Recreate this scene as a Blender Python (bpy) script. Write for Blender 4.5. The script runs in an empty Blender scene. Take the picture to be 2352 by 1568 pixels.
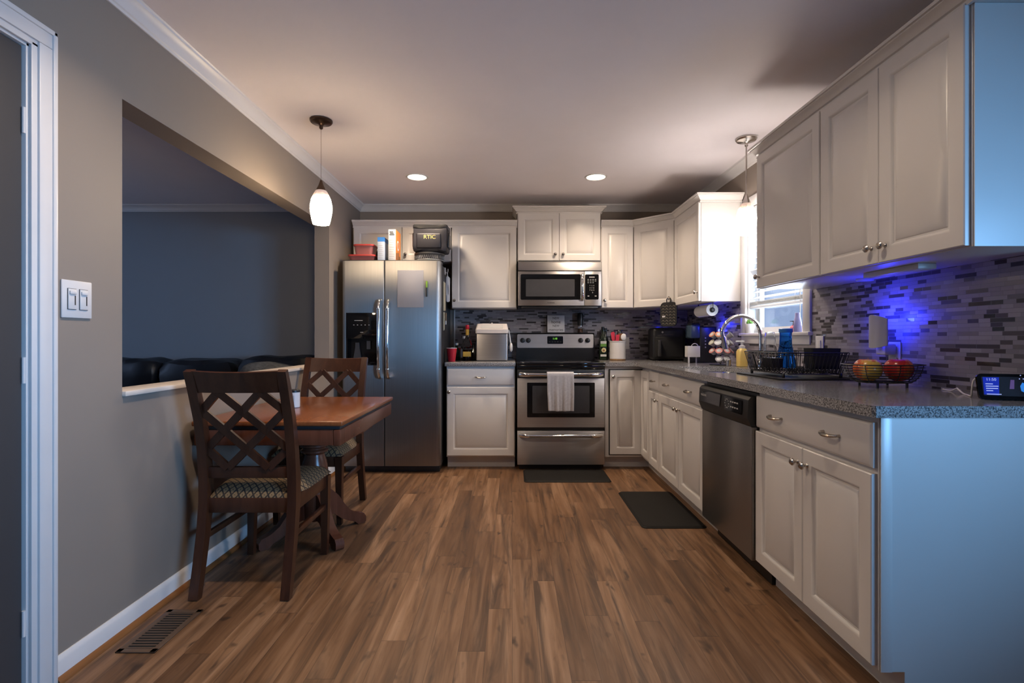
import bpy, bmesh, math, random
from mathutils import Vector, Matrix, noise as mnoise
random.seed(7)
S = bpy.context.scene
COL = S.collection
PI = math.pi
EYE = 1.127

# ---------------------------------------------------------------- camera
cd = bpy.data.cameras.new('camera')
cd.sensor_width = 36.0
cd.lens = 18.0
cd.shift_y = -0.0026
cd.clip_start = 0.05
cam = bpy.data.objects.new('camera', cd)
COL.objects.link(cam)
cam.location = (0, 0, EYE)
cam.rotation_euler = (PI / 2, 0, 0)
S.camera = cam

# ---------------------------------------------------------------- exposure, sky, daylight
S.view_settings.view_transform = 'Standard'
S.view_settings.look = 'None'
S.view_settings.gamma = 1.0
S.view_settings.exposure = 0.12
S.view_settings.use_curve_mapping = False

W = bpy.data.worlds.new('world')
S.world = W
W.use_nodes = True
W.node_tree.nodes['Background'].inputs[0].default_value = (0.45, 0.62, 1.0, 1)
W.node_tree.nodes['Background'].inputs[1].default_value = 0.6


def lamp(name, kind, loc, rot, power, color, size=0.1, size_y=None, **kw):
    d = bpy.data.lights.new(name, kind)
    d.energy = power
    d.color = color
    if kind == 'AREA':
        d.size = size
        if size_y:
            d.shape = 'RECTANGLE'
            d.size_y = size_y
        else:
            d.shape = 'DISK'
    else:
        d.shadow_soft_size = size
    for k, v in kw.items():
        setattr(d, k, v)
    o = bpy.data.objects.new(name, d)
    COL.objects.link(o)
    o.location = loc
    o.rotation_euler = rot
    return o


# daylight: sky outside the sink window, outside the big window behind the camera's right shoulder, and outside the added, unseen living room window
def aim(d):
    return Vector(d).to_track_quat('-Z', 'Y').to_euler()


lamp('sink_window_daylight', 'AREA', (2.45, 3.75, 1.75), aim((-1, -0.06, -0.15)), 240, (0.80, 0.89, 1.0), 2.8, 2.3)
lamp('side_window_daylight', 'AREA', (3.7, -1.95, 1.42), aim((-1, 0.50, 0.0)), 590, (0.23, 0.54, 1.0), 3.4, 1.0)
lamp('living_added_daylight', 'AREA', (-5.15, 3.3, 1.5), aim((1, 0, 0)), 8, (0.40, 0.58, 1.0), 1.2, 1.2)


# ---------------------------------------------------------------- materials
def lin(h):
    h = h.lstrip('#')
    out = []
    for i in (0, 2, 4):
        c = int(h[i:i + 2], 16) / 255
        out.append(c / 12.92 if c <= 0.04045 else ((c + 0.055) / 1.055) ** 2.4)
    return (*out, 1.0)


class NT:
    def __init__(self, name):
        self.m = bpy.data.materials.new(name)
        self.m.use_nodes = True
        self.t = self.m.node_tree
        self.b = self.t.nodes['Principled BSDF']

    def n(self, typ, **kw):
        x = self.t.nodes.new(typ)
        for k, v in kw.items():
            setattr(x, k, v)
        return x

    def l(self, a, b):
        self.t.links.new(a, b)

    def val(self, sock, v):
        if hasattr(v, 'default_value') or hasattr(v, 'links'):
            self.l(v, sock)
        else:
            sock.default_value = v

    def math(self, op, a, b=0.0, c=None):
        x = self.n('ShaderNodeMath', operation=op)
        self.val(x.inputs[0], a)
        self.val(x.inputs[1], b)
        if c is not None:
            self.val(x.inputs[2], c)
        return x.outputs[0]

    def comb(self, a, b, c=0.0):
        x = self.n('ShaderNodeCombineXYZ')
        for s, v in zip(x.inputs, (a, b, c)):
            self.val(s, v)
        return x.outputs[0]

    def white(self, a, b):
        x = self.n('ShaderNodeTexWhiteNoise', noise_dimensions='2D')
        self.l(self.comb(a, b), x.inputs['Vector'])
        return x.outputs['Value']

    def noise(self, vec, scale, detail=3.0, rough=0.55, dist=0.0):
        x = self.n('ShaderNodeTexNoise')
        if vec is not None:
            self.l(vec, x.inputs['Vector'])
        x.inputs['Scale'].default_value = scale
        x.inputs['Detail'].default_value = detail
        x.inputs['Roughness'].default_value = rough
        x.inputs['Distortion'].default_value = dist
        return x.outputs['Fac']

    def ramp(self, fac, stops, interp='LINEAR'):
        x = self.n('ShaderNodeValToRGB')
        x.color_ramp.interpolation = interp
        e = x.color_ramp.elements
        while len(e) < len(stops):
            e.new(0.5)
        for s, (p, c) in zip(e, stops):
            s.position = p
            s.color = c if len(c) == 4 else (*c, 1)
        self.val(x.inputs[0], fac)
        return x.outputs[0]

    def mix(self, fac, a, b, mode='MIX'):
        x = self.n('ShaderNodeMixRGB', blend_type=mode)
        self.val(x.inputs[0], fac)
        self.val(x.inputs[1], a)
        self.val(x.inputs[2], b)
        return x.outputs[0]

    def coord(self, what='Object'):
        return self.n('ShaderNodeTexCoord').outputs[what]

    def sep(self, v):
        x = self.n('ShaderNodeSeparateXYZ')
        self.l(v, x.inputs[0])
        return x.outputs

    def scaled(self, v, s):
        x = self.n('ShaderNodeMapping')
        self.l(v, x.inputs['Vector'])
        x.inputs['Scale'].default_value = s
        return x.outputs[0]

    def bump(self, h, strength, dist=0.002):
        x = self.n('ShaderNodeBump')
        x.inputs['Strength'].default_value = strength
        x.inputs['Distance'].default_value = dist
        self.l(h, x.inputs['Height'])
        self.l(x.outputs[0], self.b.inputs['Normal'])

    def set(self, **kw):
        for k, v in kw.items():
            self.val(self.b.inputs[k.replace('_', ' ')], v)
        return self


def plain(name, col, rough=0.5, metal=0.0, var=0.06, nscale=9.0, bump=0.0, bscale=300.0, **kw):
    t = NT(name)
    c = lin(col) if isinstance(col, str) else (*col, 1)
    co = t.coord()
    f = t.noise(co, nscale)
    lo = tuple(x * (1 - var) for x in c[:3])
    hi = tuple(min(1, x * (1 + var)) for x in c[:3])
    t.set(Base_Color=t.ramp(f, [(0.3, lo), (0.7, hi)]), Roughness=rough, Metallic=metal)
    if bump:
        t.bump(t.noise(co, bscale, 2), bump, 0.001)
    for k, v in kw.items():
        t.b.inputs[k.replace('_', ' ')].default_value = v
    return t.m


def emis(name, col, strength, base=(0.02, 0.02, 0.02)):
    t = NT(name)
    co = t.coord()
    f = t.noise(co, 25)
    c = lin(col) if isinstance(col, str) else (*col, 1)
    t.set(Base_Color=(*base, 1), Roughness=0.3,
          Emission_Color=t.ramp(f, [(0.2, tuple(x * 0.93 for x in c[:3])), (0.8, c[:3])]))
    t.b.inputs['Emission Strength'].default_value = strength
    t.b.inputs['Specular IOR Level'].default_value = 0.08
    return t.m


def steel(name, axis, col=(0.37, 0.355, 0.345), rough=0.36, b=0.03, aniso=0.9):
    """brushed stainless: fine scratches along one axis, highlights spread across them"""
    t = NT(name)
    sc = {'x': (2.0, 260.0, 260.0), 'y': (260.0, 2.0, 260.0), 'z': (260.0, 260.0, 2.0)}[axis]
    f = t.noise(t.scaled(t.coord(), sc), 1.0, 3)
    g = t.noise(t.coord(), 2.2, 2)
    t.set(Base_Color=t.ramp(f, [(0.25, tuple(c * 0.90 for c in col)), (0.75, tuple(c * 1.06 for c in col))]),
          Metallic=1.0, Roughness=t.math('MULTIPLY_ADD', g, 0.08, rough - 0.04))
    t.b.inputs['Anisotropic'].default_value = aniso
    t.l(t.comb(*{'x': (0, 0, 1), 'y': (0, 0, 1), 'z': (1, 0, 0)}[axis]), t.b.inputs['Tangent'])
    t.bump(f, b, 0.0004)
    return t.m


def glass(name, col, rough=0.03, alpha_mix=0.0, ior=1.45):
    t = NT(name)
    f = t.noise(t.coord(), 14)
    c = lin(col) if isinstance(col, str) else (*col, 1)
    t.set(Base_Color=t.ramp(f, [(0.2, tuple(x * 0.94 for x in c[:3])), (0.8, c[:3])]), Roughness=rough)
    t.b.inputs['Transmission Weight'].default_value = 1.0
    t.b.inputs['IOR'].default_value = ior
    return t.m


def pane_glass(name):
    """thin window pane: straight-through transmission with a Fresnel sheen"""
    t = NT(name)
    tr = t.n('ShaderNodeBsdfTransparent')
    gl = t.n('ShaderNodeBsdfGlossy')
    gl.inputs['Roughness'].default_value = 0.02
    lw = t.n('ShaderNodeLayerWeight')
    lw.inputs['Blend'].default_value = 0.5
    fr = t.math('MULTIPLY_ADD', t.math('POWER', lw.outputs['Facing'], 5.0), 0.7, 0.03)
    mx = t.n('ShaderNodeMixShader')
    t.l(fr, mx.inputs[0])
    t.l(tr.outputs[0], mx.inputs[1])
    t.l(gl.outputs[0], mx.inputs[2])
    t.l(mx.outputs[0], t.t.nodes['Material Output'].inputs['Surface'])
    return t.m


def tile_mat(name, axis):
    t = NT(name)
    s = t.sep(t.coord())
    u, v = s[axis], s[2]
    h, w = 0.0158, 0.046
    vr = t.math('DIVIDE', v, h)
    row = t.math('FLOOR', vr)
    fv = t.math('FRACT', vr)
    r1 = t.white(row, 3.3)
    ur = t.math('ADD', t.math('DIVIDE', u, w), t.math('MULTIPLY', r1, 9.0))
    c1 = t.math('FLOOR', ur)
    u2 = t.math('MULTIPLY', ur, 0.5)
    c2 = t.math('FLOOR', u2)
    merged = t.math('GREATER_THAN', t.white(t.math('ADD', c2, 100.0), row), 0.42)
    va = t.white(t.math('ADD', c1, 37.0), row)
    vb = t.white(t.math('ADD', c2, 300.0), row)
    val = t.math('ADD', t.math('MULTIPLY', va, t.math('SUBTRACT', 1.0, merged)), t.math('MULTIPLY', vb, merged))
    ga = t.math('LESS_THAN', t.math('FRACT', ur), 0.028)
    gb = t.math('LESS_THAN', t.math('FRACT', u2), 0.014)
    gu = t.math('ADD', t.math('MULTIPLY', ga, t.math('SUBTRACT', 1.0, merged)), t.math('MULTIPLY', gb, merged))
    grout = t.math('MAXIMUM', gu, t.math('LESS_THAN', fv, 0.085))
    col = t.ramp(val, [(0.0, (0.31, 0.285, 0.305)), (0.30, (0.37, 0.34, 0.36)), (0.52, (0.28, 0.255, 0.275)),
                       (0.68, (0.040, 0.034, 0.034)), (0.84, (0.065, 0.055, 0.053)), (0.93, (0.17, 0.155, 0.155))], 'CONSTANT')
    vein = t.noise(t.coord(), 38, 4, 0.6, 1.2)
    col = t.mix(t.math('MULTIPLY', vein, 0.22), col, (0.16, 0.14, 0.15, 1))
    col = t.mix(grout, col, (0.21, 0.20, 0.205, 1))
    shiny = t.math('GREATER_THAN', t.white(t.math('ADD', c2, 900.0), row), 0.62)
    t.set(Base_Color=col, Roughness=t.math('MAXIMUM', t.math('MULTIPLY_ADD', shiny, -0.26, 0.36), t.math('MULTIPLY', grout, 0.8)))
    t.bump(t.math('SUBTRACT', 1.0, grout), 0.5, 0.0015)
    return t.m


def plank_mat(name):
    t = NT(name)
    s = t.sep(t.coord())
    x, y = s[0], s[1]
    w, L = 0.098, 1.15
    xr = t.math('DIVIDE', x, w)
    row = t.math('FLOOR', xr)
    fx = t.math('FRACT', xr)
    yr = t.math('ADD', t.math('DIVIDE', y, L), t.math('MULTIPLY', t.white(row, 1.7), 6.0))
    colm = t.math('FLOOR', yr)
    fy = t.math('FRACT', yr)
    rnd = t.white(colm, row)
    rnd2 = t.white(t.math('ADD', colm, 55.0), row)
    off = t.math('MULTIPLY', rnd, 60.0)
    v1 = t.comb(t.math('MULTIPLY', x, 26.0), t.math('MULTIPLY', y, 1.7), off)
    v2 = t.comb(t.math('MULTIPLY', x, 15.0), t.math('MULTIPLY', y, 1.25), t.math('ADD', off, 17.0))
    v3 = t.comb(t.math('MULTIPLY', x, 150.0), t.math('MULTIPLY', y, 5.0), off)
    v4 = t.comb(t.math('MULTIPLY', x, 16.0), t.math('MULTIPLY', y, 7.5), t.math('ADD', off, 5.0))
    grain = t.noise(v1, 1.0, 4, 0.6, 0.6)
    streak = t.noise(v2, 1.0, 4, 0.62, 1.0)
    fine = t.noise(v3, 1.0, 2)
    knot = t.noise(v4, 1.0, 2, 0.5, 0.3)
    base = t.ramp(grain, [(0.28, (0.095, 0.044, 0.019)), (0.5, (0.195, 0.102, 0.051)), (0.70, (0.290, 0.170, 0.098))])
    base = t.mix(1.0, base, t.ramp(rnd2, [(0.0, (0.62, 0.58, 0.54)), (0.35, (0.88, 0.86, 0.84)), (0.7, (1.0, 1.0, 1.0)), (1.0, (1.28, 1.32, 1.36))]), 'MULTIPLY')
    base = t.mix(t.ramp(streak, [(0.50, (0, 0, 0)), (0.60, (0.50, 0.50, 0.50)), (0.68, (0.9, 0.9, 0.9))]), base, (0.052, 0.029, 0.018, 1))
    base = t.mix(t.ramp(knot, [(0.66, (0, 0, 0)), (0.76, (0.9, 0.9, 0.9))]), base, (0.035, 0.02, 0.013, 1))
    base = t.mix(t.math('MULTIPLY', fine, 0.30), base, (0.09, 0.05, 0.03, 1))
    seam = t.math('MAXIMUM', t.math('LESS_THAN', fx, 0.016), t.math('LESS_THAN', fy, 0.0022))
    base = t.mix(t.math('MULTIPLY', seam, 0.65), base, (0.03, 0.017, 0.01, 1))
    t.set(Base_Color=base, Roughness=t.math('MULTIPLY_ADD', grain, 0.18, 0.36))
    t.b.inputs['Specular IOR Level'].default_value = 0.35
    t.bump(t.math('SUBTRACT', fine, t.math('MULTIPLY', seam, 2.0)), 0.12, 0.001)
    return t.m


def granite_mat(name):
    t = NT(name)
    co = t.coord()
    f = t.noise(co, 190, 2.5, 0.65)
    g = t.noise(co, 420, 1.5, 0.5)
    col = t.ramp(f, [(0.34, (0.035, 0.033, 0.034)), (0.44, (0.13, 0.125, 0.125)), (0.52, (0.27, 0.26, 0.26)), (0.62, (0.42, 0.41, 0.41)), (0.70, (0.20, 0.17, 0.15))])
    col = t.mix(t.ramp(g, [(0.60, (0, 0, 0)), (0.66, (1, 1, 1))]), col, (0.06, 0.055, 0.055, 1))
    t.set(Base_Color=col, Roughness=0.14)
    t.b.inputs['Specular IOR Level'].default_value = 0.55
    return t.m


def wood_mat(name, c0, c1, rough=0.3, axis=2):
    t = NT(name)
    sc = [14.0, 14.0, 14.0]
    sc[axis] = 1.1
    f = t.noise(t.scaled(t.coord(), sc), 1.6, 4, 0.6, 0.8)
    t.set(Base_Color=t.ramp(f, [(0.3, c0), (0.7, c1)]), Roughness=rough)
    t.b.inputs['Coat Weight'].default_value = 0.08
    t.b.inputs['Specular IOR Level'].default_value = 0.4
    t.b.inputs['Coat Roughness'].default_value = 0.2
    return t.m


def lattice_fabric(name):
    """gold fabric woven with a dark diamond grid"""
    t = NT(name)
    s = t.sep(t.coord())
    a = t.math('ADD', s[0], s[1])
    b = t.math('SUBTRACT', s[0], s[1])
    k = 1 / 0.033
    da = t.math('ABSOLUTE', t.math('SUBTRACT', t.math('FRACT', t.math('MULTIPLY', a, k)), 0.5))
    db = t.math('ABSOLUTE', t.math('SUBTRACT', t.math('FRACT', t.math('MULTIPLY', b, k)), 0.5))
    line = t.math('LESS_THAN', t.math('MINIMUM', da, db), 0.12)
    dot = t.math('GREATER_THAN', t.math('MINIMUM', da, db), 0.43)
    f = t.noise(t.coord(), 260, 2)
    gold = t.ramp(f, [(0.3, (0.15, 0.094, 0.044)), (0.7, (0.26, 0.17, 0.086))])
    col = t.mix(t.math('MAXIMUM', line, dot), gold, (0.022, 0.016, 0.012, 1))
    t.set(Base_Color=col, Roughness=0.75)
    t.bump(f, 0.3, 0.001)
    return t.m


M = {}
M['cab'] = plain('cabinet_white', (0.63, 0.60, 0.575), 0.32, var=0.015, nscale=3)
M['trim'] = plain('trim_white', (0.65, 0.63, 0.625), 0.38, var=0.015)
M['wall'] = plain('wall_paint', (0.238, 0.196, 0.164), 0.62, var=0.02, nscale=2, bump=0.06)
M['door_leaf'] = plain('charcoal_door_paint', (0.045, 0.043, 0.046), 0.6, var=0.02, nscale=2)
M['wall_living'] = plain('living_wall_paint', (0.27, 0.28, 0.30), 0.7, var=0.02, nscale=2, bump=0.06)
M['ceiling'] = plain('ceiling_paint', (0.82, 0.765, 0.785), 0.8, var=0.015, nscale=3, bump=0.05)
M['floor'] = plank_mat('laminate_planks')
M['tile_r'] = tile_mat('mosaic_tile_side', 1)
M['tile_b'] = tile_mat('mosaic_tile_rear', 0)
M['granite'] = granite_mat('speckled_granite')
M['steel_h'] = steel('brushed_steel_across', 'x', (0.44, 0.425, 0.42), 0.42, 0.03, 0.75)
M['steel_console'] = steel('brushed_steel_console', 'x', (0.66, 0.64, 0.63), 0.5, 0.03, 0.5)
M['steel_v'] = steel('brushed_steel_upright', 'z', (0.31, 0.298, 0.29), 0.37)
M['steel_dw'] = steel('brushed_steel_dishwasher', 'y', (0.30, 0.285, 0.275))
M['chrome'] = plain('chrome', (0.78, 0.78, 0.78), 0.07, 1.0, var=0.02)
M['nickel'] = plain('satin_nickel', (0.50, 0.46, 0.42), 0.25, 1.0, var=0.03)
M['bronze'] = plain('dark_bronze', (0.10, 0.065, 0.045), 0.28, 0.9, var=0.1)
M['black'] = plain('black_plastic', (0.012, 0.012, 0.013), 0.35, var=0.2)
M['black_gloss'] = plain('black_glass', (0.006, 0.006, 0.007), 0.06, var=0.2)
M['black_matte'] = plain('black_matte', (0.010, 0.010, 0.011), 0.75, var=0.2, bump=0.1)
M['dark_grey'] = plain('dark_grey_metal', (0.045, 0.044, 0.045), 0.45, 0.3)
M['grey_glass'] = plain('smoked_glass', (0.055, 0.055, 0.06), 0.08)
M['white_plastic'] = plain('white_plastic', (0.62, 0.605, 0.605), 0.35, var=0.02)
M['white_mark'] = plain('pale_grey_print', (0.42, 0.41, 0.40), 0.5)
M['ink'] = plain('black_ink', (0.015, 0.015, 0.018), 0.6)
M['chair'] = wood_mat('chair_walnut', (0.036, 0.0115, 0.0055), (0.068, 0.024, 0.011), 0.33)
M['table'] = wood_mat('cherry_table', (0.15, 0.044, 0.014), (0.235, 0.078, 0.026), 0.22, axis=1)
M['table_leg'] = wood_mat('cherry_turned', (0.085, 0.028, 0.015), (0.13, 0.047, 0.026), 0.27)
M['seat'] = lattice_fabric('diamond_fabric')
M['shoe'] = wood_mat('orange_oak_strip', (0.17, 0.065, 0.018), (0.25, 0.10, 0.03), 0.4, axis=1)
M['sill'] = plain('pale_sill', (0.62, 0.54, 0.47), 0.4)
M['mat'] = plain('dark_rubber_mat', (0.0085, 0.0075, 0.007), 0.7, var=0.1, bump=0.15, bscale=500, Specular_IOR_Level=0.22)
M['vent'] = plain('brown_register', (0.12, 0.075, 0.05), 0.45, 0.2)
M['leather'] = plain('black_leather', (0.006, 0.007, 0.010), 0.4, bump=0.3, bscale=120)
M['throw'] = plain('grey_throw', (0.06, 0.062, 0.065), 0.9, var=0.35, nscale=40, bump=0.4, bscale=150)
M['pane'] = pane_glass('window_pane')
M['clear'] = glass('clear_plastic', (0.93, 0.95, 0.97), 0.05, ior=1.2)
M['blue_clear'] = glass('blue_plastic', (0.02, 0.20, 0.85), 0.08, ior=1.25)
M['red_clear'] = plain('red_lid', (0.55, 0.055, 0.045), 0.35)
M['tub'] = plain('cloudy_red_tub', (0.42, 0.14, 0.13), 0.35, Alpha=0.72)
M['towel'] = plain('grey_terry', (0.40, 0.385, 0.40), 0.95, var=0.10, nscale=60, bump=0.6, bscale=260)
M['paper'] = plain('white_paper', (0.70, 0.69, 0.70), 0.8, var=0.02)
M['whiteboard'] = plain('whiteboard_sheet', (0.33, 0.325, 0.35), 0.45, var=0.02)
M['red'] = plain('red_plastic', (0.45, 0.012, 0.025), 0.3)
M['red_sil'] = plain('red_silicone', (0.50, 0.03, 0.06), 0.45)
M['cream'] = plain('cream_plastic', (0.46, 0.40, 0.28), 0.5)
M['tan_wood'] = wood_mat('tan_wood', (0.22, 0.12, 0.05), (0.34, 0.20, 0.09), 0.5)
M['brown_wood'] = wood_mat('brown_wood', (0.16, 0.07, 0.03), (0.24, 0.11, 0.05), 0.5)
M['navy'] = plain('navy_nylon', (0.009, 0.008, 0.014), 0.55, bump=0.4, bscale=60)
M['gold'] = plain('gold_print', (0.62, 0.48, 0.16), 0.45)
M['orange'] = plain('orange_card', (0.72, 0.22, 0.03), 0.5)
M['white_card'] = plain('white_card', (0.74, 0.72, 0.72), 0.5, var=0.02)
M['blue_card'] = plain('blue_card', (0.04, 0.22, 0.62), 0.45)
M['pale_card'] = plain('pale_blue_card', (0.55, 0.60, 0.70), 0.45)
M['amber'] = glass('amber_spirit', (0.30, 0.09, 0.015), 0.02, ior=1.33)
M['green_glass'] = glass('green_glass', (0.02, 0.22, 0.05), 0.04)
M['dark_green'] = plain('dark_oil_glass', (0.012, 0.020, 0.010), 0.08)
M['soap'] = plain('yellow_soap', (0.58, 0.42, 0.13), 0.2, Subsurface_Weight=0.2)
M['pink'] = plain('pink_soap', (0.75, 0.16, 0.20), 0.3)
M['lilac'] = plain('lilac_bottle', (0.30, 0.30, 0.55), 0.4)
M['green'] = plain('lime_plastic', (0.20, 0.36, 0.03), 0.4)
M['leaf'] = plain('leaf_green', (0.10, 0.24, 0.03), 0.5)
M['label_gold'] = plain('gold_label', (0.50, 0.30, 0.04), 0.5)
M['label_white'] = plain('grey_label', (0.50, 0.50, 0.48), 0.5)
M['skin_pit'] = plain('avocado_cream', (0.55, 0.46, 0.24), 0.5)
M['pod'] = plain('pod_white', (0.30, 0.29, 0.30), 0.35)
M['ice_top'] = plain('ice_maker_plastic', (0.50, 0.46, 0.44), 0.35)
M['slat'] = None
M['keurig_blue'] = plain('blue_grey_tank', (0.045, 0.075, 0.11), 0.2)
M['cable'] = plain('white_cable', (0.62, 0.58, 0.56), 0.5)


def slat_mat():
    t = NT('blind_slat')
    f = t.noise(t.scaled(t.coord(), (6, 1, 6)), 4, 2)
    di = t.n('ShaderNodeBsdfDiffuse')
    tl = t.n('ShaderNodeBsdfTranslucent')
    c = t.ramp(f, [(0.3, (0.78, 0.79, 0.80)), (0.7, (0.84, 0.85, 0.86))])
    t.l(c, di.inputs[0])
    t.l(c, tl.inputs[0])
    mx = t.n('ShaderNodeMixShader')
    mx.inputs[0].default_value = 0.25
    t.l(di.outputs[0], mx.inputs[1])
    t.l(tl.outputs[0], mx.inputs[2])
    t.l(mx.outputs[0], t.t.nodes['Material Output'].inputs['Surface'])
    return t.m


M['slat'] = slat_mat()


def apple_mat():
    t = NT('apple_skin')
    s = t.sep(t.coord())
    f = t.noise(t.scaled(t.coord(), (40, 40, 6)), 1.0, 3, 0.6, 0.4)
    g = t.math('ADD', f, t.math('MULTIPLY', t.math('ADD', s[0], s[1]), 3.2))
    t.set(Base_Color=t.ramp(g, [(0.30, (0.62, 0.36, 0.06)), (0.42, (0.58, 0.16, 0.03)), (0.62, (0.40, 0.022, 0.016))]), Roughness=0.22)
    return t.m


M['apple'] = apple_mat()


def shade_mat(name, strength, warm):
    """lit art-glass shade: white body, amber swirls near the neck"""
    t = NT(name)
    s = t.sep(t.coord())
    f = t.noise(t.scaled(t.coord(), (18, 18, 30)), 1.0, 4, 0.6, 1.4)
    g = t.math('ADD', t.math('MULTIPLY', t.math('SUBTRACT', s[2], 0.150), 14.0), t.math('MULTIPLY', f, 0.75))
    c = t.ramp(g, [(0.42, warm), (0.56, (0.085, 0.055, 0.035)), (0.68, (0.015, 0.010, 0.007)), (0.9, (0.006, 0.004, 0.003))])
    t.set(Base_Color=(0.5, 0.45, 0.4, 1), Roughness=0.15, Emission_Color=c)
    t.b.inputs['Emission Strength'].default_value = strength
    return t.m


M['shade_table'] = shade_mat('lit_art_glass', 72.0, (1.0, 0.76, 0.50))
M['shade_sink'] = shade_mat('lit_art_glass_sink', 74.0, (1.0, 0.88, 0.78))
M['can_lens'] = emis('downlight_lens', (1.0, 0.80, 0.56), 14.0)
M['blue_led'] = emis('blue_led', (0.02, 0.03, 1.0), 25.0)
M['clock_green'] = emis('green_digits', (0.25, 0.75, 0.08), 1.2)
M['screen_blue'] = emis('screen_blue', (0.005, 0.02, 0.45), 0.8)
M['screen_dark'] = emis('screen_dark', (0.004, 0.004, 0.012), 0.6)
M['screen_text'] = emis('screen_text', (0.40, 0.48, 0.95), 0.9)
M['screen_cyan'] = emis('screen_cyan', (0.03, 0.22, 0.75), 0.9)
M['screen_violet'] = emis('screen_violet', (0.10, 0.06, 0.22), 0.8)
M['night_lamp'] = emis('warm_indicator', (1.0, 0.8, 0.5), 1.0)


# ---------------------------------------------------------------- mesh builder
class MB:
    def __init__(self):
        self.bm = bmesh.new()

    def _faces(self, rings, M4=None, cap0=True, cap1=True, loop=True, close=False):
        vs = []
        for r in rings:
            vs.append([self.bm.verts.new(M4 @ Vector(p) if M4 else Vector(p)) for p in r])
        n = len(vs[0])
        m = len(vs)
        rng = range(m) if close else range(m - 1)
        for i in rng:
            a, b = vs[i], vs[(i + 1) % m]
            for j in range(n if loop else n - 1):
                k = (j + 1) % n
                self.bm.faces.new((a[j], a[k], b[k], b[j]))
        if not close and loop:
            if cap0:
                self.bm.faces.new(list(reversed(vs[0])))
            if cap1:
                self.bm.faces.new(vs[-1])
        return vs

    def box(self, x0, x1, y0, y1, z0, z1, bev=0.0, seg=2, M4=None):
        vs = [self.bm.verts.new((M4 @ Vector(p)) if M4 else p) for p in
              ((x0, y0, z0), (x1, y0, z0), (x1, y1, z0), (x0, y1, z0), (x0, y0, z1), (x1, y0, z1), (x1, y1, z1), (x0, y1, z1))]
        fs = [self.bm.faces.new([vs[i] for i in q]) for q in
              ((0, 3, 2, 1), (4, 5, 6, 7), (0, 1, 5, 4), (1, 2, 6, 5), (2, 3, 7, 6), (3, 0, 4, 7))]
        if bev > 0:
            es = list({e for f in fs for e in f.edges})
            bmesh.ops.bevel(self.bm, geom=es, offset=bev, segments=seg, profile=0.5, affect='EDGES')
        return self

    def prism(self, pts, z0, z1, M4=None):
        self._faces([[(x, y, z0) for x, y in pts], [(x, y, z1) for x, y in pts]], M4)
        return self

    def lathe(self, prof, c=(0, 0, 0), seg=24, M4=None, cap=True):
        """prof: (radius, z) from bottom to top"""
        rings = []
        for r, z in prof:
            r = max(r, 1e-4)
            rings.append([(c[0] + r * math.cos(2 * PI * i / seg), c[1] + r * math.sin(2 * PI * i / seg), c[2] + z) for i in range(seg)])
        self._faces(rings, M4, cap, cap)
        return self

    def cyl(self, p0, p1, r0, r1=None, seg=16):
        r1 = r0 if r1 is None else r1
        p0, p1 = Vector(p0), Vector(p1)
        q = (p1 - p0).to_track_quat('Z', 'Y').to_matrix().to_4x4()
        q.translation = p0
        self.lathe([(r0, 0), (r1, (p1 - p0).length)], (0, 0, 0), seg, q)
        return self

    def tube(self, pts, r, seg=6, closed=False):
        pts = [Vector(p) for p in pts]
        n = len(pts)
        rings = []
        up = None
        for i, p in enumerate(pts):
            a = pts[(i - 1) % n] if (closed or i > 0) else p
            b = pts[(i + 1) % n] if (closed or i < n - 1) else p
            t = (b - a).normalized()
            if up is None:
                up = Vector((0, 0, 1)) if abs(t.z) < 0.9 else Vector((1, 0, 0))
            s = t.cross(up)
            if s.length < 1e-5:
                s = t.cross(Vector((0, 1, 0)))
            s.normalize()
            up = s.cross(t).normalized()
            rr = r[i] if isinstance(r, (list, tuple)) else r
            rings.append([p + rr * (math.cos(2 * PI * j / seg) * s + math.sin(2 * PI * j / seg) * up) for j in range(seg)])
        self._faces(rings, None, close=closed)
        return self

    def strap(self, path, x, wx, th):
        """rectangular bar along a path in the YZ plane; wx across X, th across the path"""
        n = len(path)
        rings = []
        for i, (y, z) in enumerate(path):
            a = path[max(i - 1, 0)]
            b = path[min(i + 1, n - 1)]
            t = Vector((0, b[0] - a[0], b[1] - a[1])).normalized()
            nn = Vector((0, -t.z, t.y))
            h = (th[i] if isinstance(th, (list, tuple)) else th) / 2
            w = (wx[i] if isinstance(wx, (list, tuple)) else wx) / 2
            xx = x[i] if isinstance(x, (list, tuple)) else x
            c = Vector((xx, y, z))
            ex = Vector((1, 0, 0))
            rings.append([c - ex * w - nn * h, c + ex * w - nn * h, c + ex * w + nn * h, c - ex * w + nn * h])
        self._faces(rings)
        return self

    def blob(self, c, r, seg=20, rings=12, squash=None, bumps=0.0, fs=6.0):
        prof = []
        for i in range(rings + 1):
            a = -PI / 2 + PI * i / rings
            prof.append((math.cos(a), math.sin(a)))
        rr = []
        for cr, sz in prof:
            ring = []
            for j in range(seg):
                th = 2 * PI * j / seg
                x, y, z = max(cr, 1e-3) * math.cos(th), max(cr, 1e-3) * math.sin(th), sz
                if squash:
                    e = squash
                    f = (abs(x) ** e + abs(y) ** e + abs(z) ** e) ** (-1 / e)
                    x, y, z = x * f, y * f, z * f
                p = Vector((c[0] + r[0] * x, c[1] + r[1] * y, c[2] + r[2] * z))
                if bumps:
                    d = mnoise.noise(p * fs) * bumps
                    p += Vector((x, y, z)) * d
                ring.append(p)
            rr.append(ring)
        self._faces(rr)
        return self

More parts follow.
